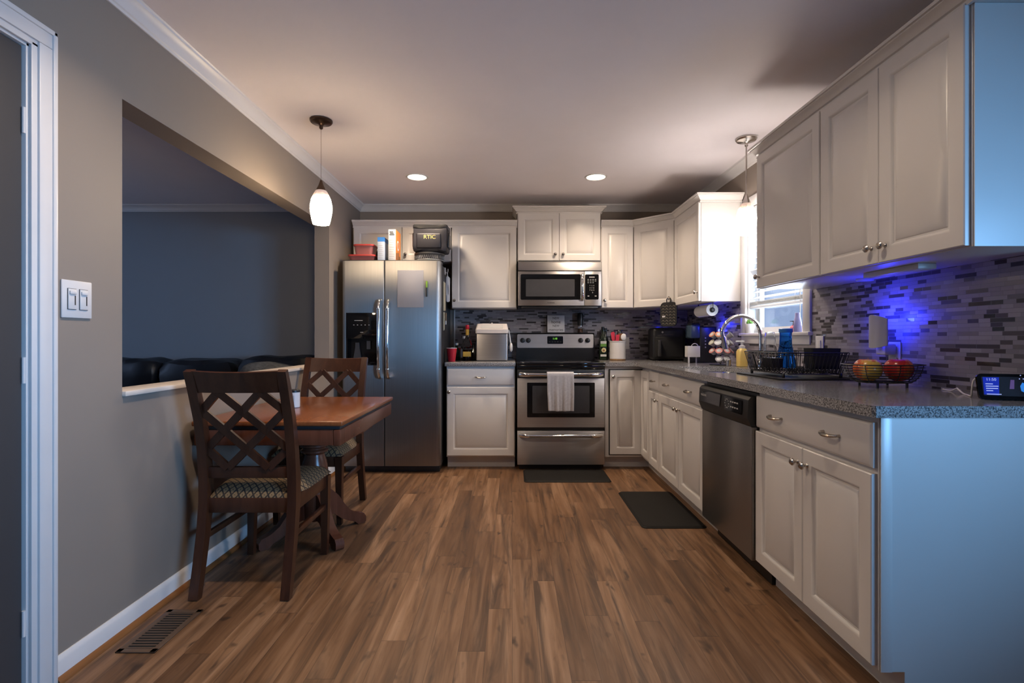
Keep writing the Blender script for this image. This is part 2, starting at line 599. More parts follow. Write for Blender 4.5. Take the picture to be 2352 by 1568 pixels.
    def panel(self, x0, x1, z0, z1, t=0.02, inset=0.052, M4=None):
        """routed cabinet front: flat border, groove, raised field; front at y=-t, back at y=0"""
        rings = []
        for d, y in ((0.0, 0.0), (0.0, -t + 0.003), (0.003, -t), (inset, -t), (inset + 0.005, -t + 0.002), (inset + 0.013, -t + 0.011), (inset + 0.019, -t + 0.0115),
                     (inset + 0.024, -t + 0.008), (inset + 0.046, -t + 0.001)):
            rings.append([(x0 + d, y, z0 + d), (x1 - d, y, z0 + d), (x1 - d, y, z1 - d), (x0 + d, y, z1 - d)])
        self._faces(rings, M4)
        return self

    def slab(self, outer, holes, z0, z1):
        es = []
        for loop in [outer] + holes:
            vs = [self.bm.verts.new((x, y, z0)) for x, y in loop]
            es += [self.bm.edges.new((vs[i], vs[(i + 1) % len(vs)])) for i in range(len(vs))]
        r = bmesh.ops.triangle_fill(self.bm, use_beauty=True, use_dissolve=False, edges=es)
        fs = [g for g in r['geom'] if isinstance(g, bmesh.types.BMFace)]
        x = bmesh.ops.extrude_face_region(self.bm, geom=fs)
        for v in [g for g in x['geom'] if isinstance(g, bmesh.types.BMVert)]:
            v.co.z = z1
        return self

    def build(self, name, mat, parent=None, sharp=35, smooth=True):
        bmesh.ops.recalc_face_normals(self.bm, faces=self.bm.faces[:])
        me = bpy.data.meshes.new(name)
        self.bm.to_mesh(me)
        self.bm.free()
        me.materials.append(M[mat] if isinstance(mat, str) else mat)
        if smooth:
            for p in me.polygons:
                p.use_smooth = True
            me.set_sharp_from_angle(angle=math.radians(sharp))
        o = bpy.data.objects.new(name, me)
        COL.objects.link(o)
        if parent is not None:
            o.parent = parent
        return o


def thing(name, label, cat, loc=(0, 0, 0), rotz=0.0, group=None, rot=None):
    o = bpy.data.objects.new(name, None)
    o.empty_display_size = 0.05
    COL.objects.link(o)
    o.location = loc
    o.rotation_euler = rot if rot else (0, 0, rotz)
    o['label'] = label
    o['category'] = cat
    if group:
        o['group'] = group
    return o


def tag(o, label, cat, group=None, kind=None):
    o['label'] = label
    o['category'] = cat
    if group:
        o['group'] = group
    if kind:
        o['kind'] = kind
    return o


def struct(o, label=None, cat=None):
    o['kind'] = 'structure'
    if label:
        o['label'] = label
        o['category'] = cat
    return o


def copy_tree(o, parent=None):
    c = o.copy()
    COL.objects.link(c)
    if parent is not None:
        c.parent = parent
    for ch in [x for x in o.children]:
        copy_tree(ch, c)
    return c


def text(name, s, size, loc, rot, mat, parent=None, align='CENTER', depth=0.0004, sx=1.0):
    cu = bpy.data.curves.new(name, 'FONT')
    cu.body = s
    cu.size = size
    cu.align_x = align
    cu.align_y = 'CENTER'
    cu.extrude = depth
    tmp = bpy.data.objects.new(name + '_tmp', cu)
    COL.objects.link(tmp)
    dg = bpy.context.evaluated_depsgraph_get()
    me = bpy.data.meshes.new_from_object(tmp.evaluated_get(dg))
    bpy.data.objects.remove(tmp)
    bpy.data.curves.remove(cu)
    me.materials.clear()
    me.materials.append(M[mat])
    if sx != 1.0:
        for v in me.vertices:
            v.co.x *= sx
    o = bpy.data.objects.new(name, me)
    COL.objects.link(o)
    o.location = loc
    o.rotation_euler = rot
    if parent is not None:
        o.parent = parent
    return o


def rrect(x0, x1, y0, y1, r, n=5):
    pts = []
    for cx, cy, a0 in ((x1 - r, y0 + r, -PI / 2), (x1 - r, y1 - r, 0), (x0 + r, y1 - r, PI / 2), (x0 + r, y0 + r, PI)):
        for i in range(n + 1):
            a = a0 + PI / 2 * i / n
            pts.append((cx + r * math.cos(a), cy + r * math.sin(a)))
    return pts


def face_y(loc_y=0.0):
    """maps prism XY to the XZ plane, extruding towards -y"""
    return Matrix(((1, 0, 0, 0), (0, 0, -1, loc_y), (0, 1, 0, 0), (0, 0, 0, 1)))


def offset_path(path, d):
    """offset an open XY polyline to its right-hand side with mitred corners"""
    n = len(path)
    nrm = []
    for i in range(n - 1):
        t = Vector((path[i + 1][0] - path[i][0], path[i + 1][1] - path[i][1])).normalized()
        nrm.append(Vector((t.y, -t.x)))
    out = []
    for i in range(n):
        if i == 0:
            m = nrm[0]
        elif i == n - 1:
            m = nrm[-1]
        else:
            m = (nrm[i - 1] + nrm[i]) / (1 + nrm[i - 1].dot(nrm[i]))
        out.append((path[i][0] + m.x * d, path[i][1] + m.y * d))
    return out


def moulding(mb, path, prof):
    """prof: closed list of (out, z)"""
    cols = [[(x, y, z) for x, y in offset_path(path, d)] for d, z in prof]
    rings = [[cols[j][i] for j in range(len(prof))] for i in range(len(path))]
    mb._faces(rings)
    return mb

# ================================================================ the room
XL, XR, YB, YF, ZC = -1.50, 1.735, 5.05, -1.80, 2.445   # kitchen walls, rear wall, wall behind the camera, ceiling
CT = 0.925                                              # worktop height
WT = 0.12

struct(MB().box(-5.2, 2.75, YF - 0.3, YB + 0.12, -0.06, 0.0).build('floor', 'floor'))
struct(MB().box(-5.2, 2.75, YF - 0.3, YB + 0.12, ZC, ZC + 0.06).build('ceiling', 'ceiling'))

# left wall with a doorway and a pass-through to the living room
PY0, PY1, PZ0, PZ1 = 1.97, 4.20, 0.905, 2.05
DY0, DY1, DZ1 = 0.76, 1.592, 2.045
m = MB()
xa, xb = XL - WT, XL
m.box(xa, xb, YF, DY0, 0, ZC).box(xa, xb, DY0, DY1, DZ1, ZC).box(xa, xb, DY1, PY0, 0, ZC)
m.box(xa, xb, PY0, PY1, 0, PZ0).box(xa, xb, PY0, PY1, PZ1, ZC).box(xa, xb, PY1, YB, 0, ZC)
struct(m.build('wall_left', 'wall'))
struct(MB().box(XL, XR + 0.12, YB, YB + 0.12, 0, ZC).build('wall_rear', 'wall'))
WY0, WY1, WZ0, WZ1 = 3.02, 3.775, 1.165, 2.085
m = MB()
m.box(XR, XR + WT, 1.536, WY0, 0, ZC).box(XR, XR + WT, WY1, YB, 0, ZC).box(XR, XR + WT, WY0, WY1, 0, WZ0).box(XR, XR + WT, WY0, WY1, WZ1, ZC)
struct(m.build('wall_right', 'wall'))
# the room widens on the right behind the camera, with a large window
XS, SWY0, SWY1, SWZ0, SWZ1 = 2.60, -1.40, 0.30, 0.90, 1.75
m = MB()
m.box(XS, XS + WT, YF, SWY0, 0, ZC).box(XS, XS + WT, SWY1, 1.536 + WT, 0, ZC).box(XS, XS + WT, SWY0, SWY1, 0, SWZ0).box(XS, XS + WT, SWY0, SWY1, SWZ1, ZC)
m.box(XR + WT, XS, 1.536, 1.536 + WT, 0, ZC)
struct(m.build('wall_right_side', 'wall'))
m = MB()
for y in (SWY0, (SWY0 + SWY1) / 2 - 0.03, SWY1 - 0.06):
    m.box(XS + 0.03, XS + 0.08, y, y + 0.06, SWZ0, SWZ1)
m.box(XS + 0.03, XS + 0.08, SWY0, SWY1, SWZ0, SWZ0 + 0.05).box(XS + 0.03, XS + 0.08, SWY0, SWY1, SWZ1 - 0.05, SWZ1)
w3 = struct(m.build('window_3', 'trim'))
MB().box(XS + 0.054, XS + 0.058, SWY0 + 0.06, SWY1 - 0.06, SWZ0 + 0.05, SWZ1 - 0.05).build('pane', 'pane', w3)
m = MB()
m.box(XL - WT, 2.72, YF - WT, YF, 0, ZC)
struct(m.build('wall_front', 'wall'))
# living room beyond the pass-through
m = MB()
m.box(-5.12, XL, YB, YB + 0.12, 0, ZC)
struct(m.build('wall_rear_living', 'wall_living'))
struct(MB().box(-5.0, XL - WT, 1.76, 1.86, 0, ZC).build('wall_partition', 'wall_living'))
m = MB()
m.box(-5.12, -5.0, 1.76, 2.6, 0, ZC).box(-5.12, -5.0, 4.0, YB, 0, ZC).box(-5.12, -5.0, 2.6, 4.0, 0, 0.8).box(-5.12, -5.0, 2.6, 4.0, 2.1, ZC)
struct(m.build('wall_left_living', 'wall_living'))
# unseen window added to give the living room its dim blue light
m = MB()
for y in (2.6, 3.27, 3.94):
    m.box(-5.08, -5.02, y, y + 0.06, 0.8, 2.1)
m.box(-5.08, -5.02, 2.6, 4.0, 0.8, 0.86).box(-5.08, -5.02, 2.6, 4.0, 2.04, 2.1)
w2 = struct(m.build('window_added', 'trim'))
MB().box(-5.055, -5.05, 2.66, 3.94, 0.86, 2.04).build('pane', 'pane', w2)

# doorway casing and jamb in the left wall
m = MB()
m.box(XL, XL + 0.012, DY1 - 0.006, DY1 + 0.075, 0, DZ1 + 0.006, 0.003)
m.box(XL, XL + 0.019, DY1 + 0.014, DY1 + 0.062, 0, DZ1 + 0.014, 0.004)
m.box(XL, XL + 0.024, DY1 + 0.058, DY1 + 0.075, 0, DZ1 + 0.075, 0.004)
m.box(XL, XL + 0.012, DY0 - 0.075, DY0 + 0.006, 0, DZ1 + 0.006, 0.003)
m.box(XL, XL + 0.024, DY0 - 0.075, DY0 - 0.058, 0, DZ1 + 0.075, 0.004)
m.box(XL, XL + 0.012, DY0 - 0.075, DY1 + 0.075, DZ1 - 0.006, DZ1 + 0.075, 0.003)
m.box(XL, XL + 0.019, DY0 - 0.062, DY1 + 0.062, DZ1 + 0.014, DZ1 + 0.062, 0.004)
m.box(XL, XL + 0.024, DY0 - 0.075, DY1 + 0.075, DZ1 + 0.058, DZ1 + 0.075, 0.004)
m.box(XL - WT - 0.01, XL + 0.002, DY1 - 0.014, DY1, 0, DZ1, 0.002)
m.box(XL - WT - 0.01, XL + 0.002, DY0, DY0 + 0.014, 0, DZ1, 0.002)
m.box(XL - WT - 0.01, XL + 0.002, DY0, DY1, DZ1 - 0.014, DZ1, 0.002)
d1 = struct(m.build('door_1', 'trim'))
MB().box(XL - 0.045, XL - 0.008, DY0 + 0.016, DY1 - 0.017, 0.008, DZ1 - 0.017, 0.002).build('door_leaf', 'door_leaf', d1)
m = MB()
for z in (0.25, 1.03, 1.80):
    m.cyl((XL - 0.004, DY1 - 0.0155, z - 0.04), (XL - 0.004, DY1 - 0.0155, z + 0.04), 0.005, None, 10)
m.build('hinge', 'trim', d1)

# pass-through sill
struct(MB().box(XL - WT - 0.012, XL + 0.014, PY0 - 0.0, PY1, PZ0, PZ0 + 0.020, 0.003).build('trim_1', 'sill'))

# ceiling crown mouldings
prof = [(0, ZC - 0.066), (0.006, ZC - 0.066), (0.010, ZC - 0.058), (0.016, ZC - 0.054), (0.024, ZC - 0.036), (0.040, ZC - 0.018), (0.050, ZC - 0.012), (0.052, ZC - 0.004), (0.058, ZC), (0, ZC)]
m = MB()
moulding(m, [(XL, YF + 0.002), (XL, YB), (XR, YB), (XR, 1.536), (XS, 1.536), (XS, YF + 0.002)], prof)
struct(m.build('trim_2', 'trim', sharp=20))
m = MB()
moulding(m, [(XL - WT, YB), (-5.0, YB)][::-1], prof)
struct(m.build('trim_3', 'trim', sharp=20))

# baseboard and shoe strip along the left wall
m = MB()
for y0, y1 in ((DY1 + 0.075, YB - 0.001), (YF, DY0 - 0.075)):
    moulding(m, [(XL, y0), (XL, y1)], [(0, 0.0), (0.013, 0.0), (0.013, 0.064), (0.009, 0.074), (0.004, 0.082), (0, 0.082)])
struct(m.build('baseboard_left', 'trim'))
m = MB()
moulding(m, [(XL + 0.013, DY1 + 0.075), (XL + 0.013, YB - 0.001)], [(0, 0), (0.017, 0), (0.015, 0.010), (0.009, 0.016), (0, 0.018)])
struct(m.build('trim_4', 'shoe'))

# mosaic backsplash
m = MB()
m.box(XR - 0.008, XR, 1.54, 2.945, CT, 1.42).box(XR - 0.008, XR, 3.85, YB, CT, 1.42).box(XR - 0.008, XR, 2.945, 3.85, CT, WZ0 - 0.06)
struct(m.build('wall_right_tile', 'tile_r'))
struct(MB().box(-0.56, XR - 0.008, YB - 0.008, YB, CT, 1.44).build('wall_rear_tile', 'tile_b'))
struct(MB().box(-0.572, -0.56, YB - 0.010, YB, CT, 1.41).build('trim_5', 'white_plastic'))

# sink window: casing, stool, apron, sash, pane
m = MB()
x0 = XR - 0.020
m.box(x0, XR, 2.950, WY0 + 0.004, WZ0, WZ1 + 0.066, 0.003).box(x0, XR, WY1 - 0.004, 3.845, WZ0, WZ1 + 0.066, 0.003)
m.box(x0 + 0.001, XR, 2.950, 3.845, WZ1 - 0.004, WZ1 + 0.066, 0.003)
m.box(XR - 0.035, XR + 0.10, 2.94, 3.845, WZ0 - 0.018, WZ0 + 0.003, 0.004)
m.box(x0 + 0.004, XR, 2.960, 3.84, WZ0 - 0.072, WZ0 - 0.018, 0.003)
m.box(XR + 0.002, XR + 0.12, WY0, WY0 + 0.008, WZ0, WZ1).box(XR + 0.002, XR + 0.12, WY1 - 0.008, WY1, WZ0, WZ1)
m.box(XR + 0.075, XR + 0.105, WY0, WY0 + 0.04, WZ0, WZ1).box(XR + 0.075, XR + 0.105, WY1 - 0.04, WY1, WZ0, WZ1)
m.box(XR + 0.075, XR + 0.105, WY0, WY1, WZ0, WZ0 + 0.045).box(XR + 0.075, XR + 0.105, WY0, WY1, WZ1 - 0.04, WZ1)
m.box(XR + 0.080, XR + 0.105, WY0, WY1, 1.60, 1.64)
w1 = struct(m.build('window_1', 'trim'))
MB().box(XR + 0.089, XR + 0.092, WY0 + 0.04, WY1 - 0.04, WZ0 + 0.045, WZ1 - 0.04).build('pane', 'pane', w1)

# horizontal blind in the window recess
bl = thing('window_blind', 'white slatted blind half raised over the sink window', 'blind', (XR + 0.036, (WY0 + WY1) / 2, WZ1))
hw = (WY1 - WY0) / 2 - 0.014
MB().box(-0.026, 0.026, -hw, hw, -0.045, -0.002, 0.003).build('headrail', 'slat', bl)
zs = -0.075
k = 0
while zs > -0.70:
    q = Matrix.Translation((0, 0, zs)) @ Matrix.Rotation(math.radians(-24), 4, 'Y')
    MB().box(-0.025, 0.025, -hw, hw, -0.0013, 0.0013, M4=q).build('slat', 'slat', bl)
    zs -= 0.042
for q in range(5):
    MB().box(-0.025, 0.025, -hw, hw, zs + 0.012 - q * 0.0055, zs + 0.0148 - q * 0.0055).build('slat', 'slat', bl)
MB().box(-0.026, 0.026, -hw, hw, zs - 0.034, zs - 0.016, 0.003).build('bottom_rail', 'slat', bl)
for y in (-hw + 0.12, hw - 0.12):
    MB().tube([(-0.027, y, -0.04), (-0.027, y, zs - 0.02)], 0.0011, 5).build('ladder_cord', 'cable', bl)
MB().tube([(-0.030, -hw + 0.06, -0.03), (-0.030, -hw + 0.06, -0.80)], 0.0022, 6).build('tilt_wand', 'white_plastic', bl)

# ================================================================ fitted cabinets
def knob(parent, x, y, z):
    """round knob standing out of a front towards -y"""
    q = Matrix.Translation((x, y, z)) @ Matrix.Rotation(PI / 2, 4, 'X')
    MB().lathe([(0.009, 0.0), (0.008, 0.003), (0.0045, 0.006), (0.0045, 0.013), (0.010, 0.017), (0.0145, 0.021), (0.0145, 0.025), (0.010, 0.030), (0.002, 0.0315)], (0, 0, 0), 16, q).build('knob', 'nickel', parent)


def pull(parent, x, y, z):
    """low bow pull, feet at both ends, leaf shaped in the middle"""
    m = MB()
    pts, rr = [], []
    for i in range(13):
        u = -1 + 2 * i / 12
        pts.append((x + 0.046 * u, y - 0.006 - 0.022 * math.sqrt(max(0, 1 - u * u * 0.94)), z - 0.004 * (1 - u * u)))
        rr.append(0.0042 + 0.0030 * (1 - u * u))
    m.tube(pts, rr, 8)
    for s in (-1, 1):
        m.cyl((x + 0.044 * s, y, z), (x + 0.044 * s, y - 0.013, z), 0.0062, 0.0045, 10)
    m.build('handle', 'nickel', parent)


def door(parent, x0, x1, z0, z1, kx=None, kz=None, y=0.0):
    d = MB().panel(x0, x1, z0, z1).build('door', 'cab', parent)
    d.location.y = y
    if kx is not None:
        knob(d, kx, -0.019, kz)
    return d


def drawer(parent, x0, x1, z0, z1, pulls, y=0.0):
    m = MB()
    rings = []
    for d, yy in ((0, 0.0), (0, -0.013), (0.006, -0.018), (0.010, -0.020)):
        rings.append([(x0 + d, yy, z0 + d), (x1 - d, yy, z0 + d), (x1 - d, yy, z1 - d), (x0 + d, yy, z1 - d)])
    m._faces(rings)
    d = m.build('drawer', 'cab', parent)
    d.location.y = y
    for px in pulls:
        pull(d, px, -0.019, (z0 + z1) / 2)
    return d


TOE = 0.105
def base_body(r, w, depth, zt=0.889):
    MB().box(0.0005, w - 0.0005, 0.0, depth, TOE, zt, 0.0015).build('cabinet_body', 'cab', r)
    MB().box(0.0005, w - 0.0005, 0.075, depth, 0.001, TOE).build('toe_kick', 'cab', r)


D1, D0, F1, F0 = 0.709, 0.118, 0.868, 0.727     # door top/bottom, drawer top/bottom
# left of the range
r = thing('base_cabinet', 'white base cabinet with one drawer and one door between fridge and range', 'cabinet', (-0.568, 4.44, 0))
base_body(r, 0.594, 0.60)
drawer(r, 0.006, 0.588, F0, F1, [0.297])
door(r, 0.006, 0.588, D0, D1, 0.024, 0.668)
# corner carousel cabinet with an L-shaped folding front
r = thing('corner_cabinet', 'white corner base cabinet with an angled two-leaf door beside the range', 'cabinet', (0, 0, 0))
pl = [(0.806, 4.44), (1.13, 4.44), (1.13, 4.158), (1.73, 4.158), (1.73, 5.04), (0.806, 5.04)]
MB().prism(pl, TOE, 0.889).build('cabinet_body', 'cab', r)
MB().prism([(0.806, 4.515), (1.205, 4.515), (1.205, 4.158), (1.73, 4.158), (1.73, 5.04), (0.806, 5.04)], 0.001, TOE).build('toe_kick', 'cab', r)
MB().box(0.838, 1.131, 4.436, 4.444, 0.122, 0.864).build('door_shadow_gap', 'black', r)
d = MB().panel(0.846, 1.112, 0.130, 0.856).build('door', 'cab', r)
d.location.y = 4.436
knob(d, 0.872, -0.019, 0.80)
d = MB().panel(0.0, 0.255, 0.130, 0.856).build('door', 'cab', r)
d.location = (1.130, 4.417, 0)
d.rotation_euler.z = -PI / 2
# run along the window wall: front towards -x
def right_base(name, label, yfar, w):
    r = thing(name, label, 'cabinet', (1.13, yfar, 0), -PI / 2)
    base_body(r, w, 0.60)
    return r


r = right_base('base_cabinet', 'narrow white base cabinet with one drawer next to the corner unit', 4.157, 0.287)
drawer(r, 0.005, 0.282, F0, F1, [0.143])
door(r, 0.005, 0.282, D0, D1, 0.250, 0.655)
r = thing('sink_cabinet', 'wide white base cabinet under the sink with two pulls on one long front', 'cabinet', (1.13, 3.869, 0), -PI / 2)
MB().box(0.0005, 0.9015, 0.0, 0.04, TOE, 0.889, 0.0015).box(0.0005, 0.0185, 0.04, 0.60, TOE, 0.889).box(0.8835, 0.9015, 0.04, 0.60, TOE, 0.889).box(0.0185, 0.8835, 0.04, 0.60, TOE, 0.125).build('cabinet_body', 'cab', r)
MB().box(0.0005, 0.9015, 0.075, 0.60, 0.001, TOE).build('toe_kick', 'cab', r)
drawer(r, 0.004, 0.898, F0, F1, [0.20, 0.66])
door(r, 0.004, 0.449, D0, D1, 0.418, 0.655)
door(r, 0.453, 0.898, D0, D1, 0.484, 0.655)
r = right_base('end_cabinet', 'white base cabinet at the open end of the run with two pulls on its drawer', 2.339, 0.764)
drawer(r, 0.004, 0.756, F0, F1, [0.19, 0.56])
door(r, 0.004, 0.379, D0, D1, 0.349, 0.650)
door(r, 0.383, 0.756, D0, D1, 0.413, 0.650)
MB().box(0.7645, 0.771, 0.0, 0.035, TOE, 0.889, 0.001).build('corner_strip', 'cab', r)
MB().prism([(0.0, 0.889), (0.0, TOE), (0.075, TOE), (0.075, 0.001), (0.60, 0.001), (0.60, 0.889)], -0.004, 0.0,
           Matrix(((0, 0, 1, 0.768), (1, 0, 0, 0), (0, 1, 0, 0), (0, 0, 0, 1)))).build('end_panel', 'cab', r)

# worktops
tag(MB().box(-0.580, 0.030, 4.405, 5.04, 0.890, CT, 0.004).build('worktop', 'granite'), 'speckled grey granite worktop between fridge and range', 'countertop')
SX0, SX1, SY0, SY1 = 1.20, 1.575, 3.03, 3.72
fil = [(1.085 - 0.05 + 0.05 * math.sin(a), 4.405 - 0.05 + 0.05 * math.cos(a)) for a in [PI / 2 * i / 6 for i in range(7)]]
fil = [(1.035 + 0.05 * math.sin(PI / 2 * i / 6), 4.355 + 0.05 * math.cos(PI / 2 * i / 6)) for i in range(7)]
outer = [(0.803, 5.04), (0.803, 4.405)] + fil + [(1.085, 1.545), (1.092, 1.536), (1.727, 1.536), (1.727, 5.04)]
hole = rrect(SX0, SX1, SY0, SY1, 0.045)
tag(MB().slab(outer, [hole], 0.890, CT).build('worktop', 'granite'), 'long speckled granite worktop running under the sink window', 'countertop')

# stainless undermount sink
r = thing('kitchen_sink', 'stainless steel sink set under the granite by the window', 'sink', ((SX0 + SX1) / 2, (SY0 + SY1) / 2, 0.889))
cx, cy = (SX0 + SX1) / 2, (SY0 + SY1) / 2
def loopz(d, z, rr):
    return [(x - cx, y - cy, z) for x, y in rrect(SX0 + d, SX1 - d, SY0 + d, SY1 - d, rr)]
m = MB()
m._faces([loopz(-0.018, -0.001, 0.05), loopz(-0.002, -0.001, 0.045), loopz(0.0, -0.01, 0.045), loopz(0.004, -0.14, 0.05), loopz(0.04, -0.17, 0.05), loopz(0.05, -0.178, 0.05), loopz(-0.004, -0.178, 0.05), loopz(-0.006, -0.006, 0.05), loopz(-0.018, -0.006, 0.05)], None, False, False, close=True)
m._faces([loopz(0.049, -0.176, 0.05), loopz(0.049, -0.178, 0.05)])
m.build('basin', 'chrome', r)
MB().lathe([(0.04, -0.176), (0.04, -0.173), (0.03, -0.1735), (0.028, -0.176)], (0, 0, 0), 18).build('drain', 'nickel', r)

# ---- wall cabinets
UB, UT = 1.410, 2.170
def wall_body(r, w, depth, z0=UB, z1=UT):
    MB().box(0.0005, w - 0.0005, 0.0, depth, z0, z1, 0.0015).build('cabinet_body', 'cab', r)


ZD0, ZD1 = UB + 0.004, 2.158
r = thing('wall_cabinet', 'short two-door wall cabinet above the fridge', 'cabinet', (-1.470, 4.74, 0))
wall_body(r, 0.911, 0.30, 1.842)
door(r, 0.010, 0.452, 1.848, ZD1)
door(r, 0.458, 0.905, 1.848, ZD1, 0.488, 1.905)
r = thing('wall_cabinet', 'white single-door wall cabinet over the ice maker', 'cabinet', (-0.558, 4.74, 0))
wall_body(r, 0.602, 0.30)
door(r, 0.005, 0.597, ZD0, ZD1, 0.028, 1.480)
r = thing('wall_cabinet', 'raised two-door wall cabinet above the microwave', 'cabinet', (0.050, 4.74, 0))
wall_body(r, 0.769, 0.30, 1.842, 2.30)
door(r, 0.004, 0.383, 1.848, 2.288, 0.348, 1.905)
door(r, 0.386, 0.765, 1.848, 2.288, 0.421, 1.905)
r = thing('wall_cabinet', 'narrow white wall cabinet just beyond the microwave', 'cabinet', (0.822, 4.74, 0))
wall_body(r, 0.300, 0.30)
door(r, 0.004, 0.296, ZD0, ZD1, 0.030, 1.480)
r = thing('corner_wall_cabinet', 'diagonal corner wall cabinet with a pot holder on its knob', 'cabinet', (1.125, 4.745, 0), -PI / 4)
c45 = math.sqrt(0.5)
def to_local(p):
    dx, dy = p[0] - 1.125, p[1] - 4.745
    return (dx * c45 - dy * c45, dx * c45 + dy * c45)
MB().prism([to_local(p) for p in ((1.1255, 4.745), (1.43, 4.4405), (1.73, 4.4405), (1.73, 5.04), (1.1255, 5.04))], UB, UT).build('cabinet_body', 'cab', r)
door(r, 0.016, 0.414, ZD0, ZD1, 0.378, 1.480)
r = thing('wall_cabinet', 'white wall cabinet with its bright side panel next to the window', 'cabinet', (1.425, 4.440, 0), -PI / 2)
wall_body(r, 0.585, 0.305)
door(r, 0.005, 0.580, ZD0, ZD1, 0.555, 1.480)
r = thing('wall_cabinet', 'white single-door wall cabinet that starts beside the window', 'cabinet', (1.410, 2.912, 0), -PI / 2)
wall_body(r, 0.599, 0.32)
door(r, 0.003, 0.594, ZD0, ZD1, 0.032, 1.475)
r = thing('wall_cabinet', 'large two-door wall cabinet at the open end above the display', 'cabinet', (1.410, 2.312, 0), -PI / 2)
wall_body(r, 0.746, 0.32)
door(r, 0.003, 0.367, ZD0, ZD1, 0.332, 1.475)
door(r, 0.370, 0.738, ZD0, ZD1, 0.405, 1.475)
MB().box(0.7462, 0.750, 0.002, 0.32, UB, UT).build('end_panel', 'cab', r)

# cabinet crown mouldings
cp = [(0, 2.152), (0.012, 2.152), (0.012, 2.162), (0.006, 2.164), (0.006, 2.170), (0.014, 2.173), (0.020, 2.182), (0.030, 2.194), (0.038, 2.199), (0.038, 2.204), (0.046, 2.205), (0.046, 2.217), (0, 2.217)]
m = MB(); moulding(m, [(-1.470, 4.738), (0.049, 4.738)], cp); struct(m.build('trim_6', 'cab', sharp=20))
m = MB(); moulding(m, [(0.821, 4.738), (1.122, 4.738), (1.423, 4.437), (1.423, 3.853), (1.73, 3.853)], cp); struct(m.build('trim_7', 'cab', sharp=20))
m = MB(); moulding(m, [(1.73, 2.914), (1.408, 2.914), (1.408, 1.560), (1.73, 1.560)], cp); struct(m.build('trim_8', 'cab', sharp=20))
dz = 2.288 - 2.158
m = MB(); moulding(m, [(0.050, 5.04), (0.050, 4.738), (0.819, 4.738), (0.819, 5.04)], [(a, b + dz) for a, b in cp]); struct(m.build('trim_9', 'cab', sharp=20))

# ================================================================ appliances
# ---- side-by-side fridge
fx, fy = -1.0130, 4.285
r = thing('refrigerator', 'stainless side-by-side fridge in the rear corner', 'refrigerator', (fx, fy, 0))
MB().box(-0.408, 0.408, 0.075, 0.74, 0.05, 1.765, 0.006).build('fridge_body', 'dark_grey', r)
MB().box(-0.400, 0.400, 0.055, 0.72, 0.003, 0.055, 0.003).build('kick_grille', 'black', r)
MB().box(-0.408, 0.408, 0.02, 0.20, 1.766, 1.790, 0.004).build('hinge_cover', 'dark_grey', r)


def door_section(x0, x1, lr, rr, n=6):
    pts = [(x1, 0.068), (x0, 0.068)]
    if lr:
        pts += [(x0, lr)] + [(x0 + lr - lr * math.cos(PI / 2 * i / n), lr - lr * math.sin(PI / 2 * i / n)) for i in range(1, n + 1)]
    else:
        pts += [(x0, 0.0)]
    if rr:
        pts += [(x1 - rr + rr * math.sin(PI / 2 * i / n), rr - rr * math.cos(PI / 2 * i / n)) for i in range(0, n + 1)]
    else:
        pts += [(x1, 0.0)]
    return pts


DZ0_, DZ1_ = 0.062, 1.780
wx0, wx1, wz0, wz1 = -0.378, -0.111, 0.905, 1.345      # dispenser opening
m = MB()
m.prism(door_section(-0.412, -0.058, 0.030, 0.006), DZ0_, wz0).prism(door_section(-0.412, -0.058, 0.030, 0.006), wz1, DZ1_)
m.prism(door_section(-0.412, wx0, 0.030, 0), wz0, wz1).prism(door_section(wx1, -0.058, 0, 0.006), wz0, wz1)
dl = m.build('door', 'steel_v', r)
m = MB()
m.prism(door_section(-0.051, 0.412, 0.006, 0.035), DZ0_, DZ1_)
dr = m.build('door', 'steel_v', r)
dsp = MB().box(wx0, wx1, 0.004, 0.012, 1.130, wz1, 0.002).box(wx0, wx1, 0.058, 0.066, wz0, 1.130).box(wx0, wx0 + 0.012, 0.006, 0.06, wz0, 1.130).box(wx1 - 0.012, wx1, 0.006, 0.06, wz0, 1.130).box(wx0 + 0.012, wx1 - 0.012, 0.004, 0.06, wz0, wz0 + 0.014).build('dispenser', 'black_gloss', dl)
m = MB()
for i in range(5):
    m.box(wx0 + 0.06 + i * 0.032, wx0 + 0.070 + i * 0.032, 0.0034, 0.0042, 1.240, 1.246)
m.box(wx0 + 0.07, wx0 + 0.14, 0.0034, 0.0042, 1.278, 1.283).box(wx0 + 0.12, wx0 + 0.145, 0.0034, 0.0042, 1.180, 1.184)
m.build('key_marking', 'white_mark', dl)
m = MB()
m.prism([(-0.035, 0), (0.035, 0), (0.018, 0.10), (0.016, 0.145), (-0.016, 0.145), (-0.018, 0.10)], 0, 0.014, face_y(0.050) @ Matrix.Translation((wx0 + 0.085, 0.950, 0)))
m.prism([(-0.016, 0), (0.016, 0), (0.016, 0.07), (-0.016, 0.07)], 0, 0.014, face_y(0.050) @ Matrix.Translation((wx0 + 0.180, 1.040, 0)))
m.build('paddle', 'grey_glass', dl)


def bar_handle(parent, x, y, z0, z1, rr=0.0125):
    m = MB()
    pts = [(x, y, z1), (x, y - 0.035, z1 - 0.012), (x, y - 0.050, z1 - 0.04)]
    pts += [(x, y - 0.050 - 0.010 * math.sin(PI * t / 10), z1 - 0.04 - (z1 - z0 - 0.08) * t / 10) for t in range(1, 10)]
    pts += [(x, y - 0.050, z0 + 0.04), (x, y - 0.035, z0 + 0.012), (x, y, z0)]
    m.tube(pts, rr, 12)
    for z in (z0 + 0.075, z1 - 0.075):
        m.lathe([(rr + 0.0035, -0.005), (rr + 0.0045, 0), (rr + 0.0035, 0.005)], (x, y - 0.053, z), 14)
    return m.build('handle', 'chrome', parent)


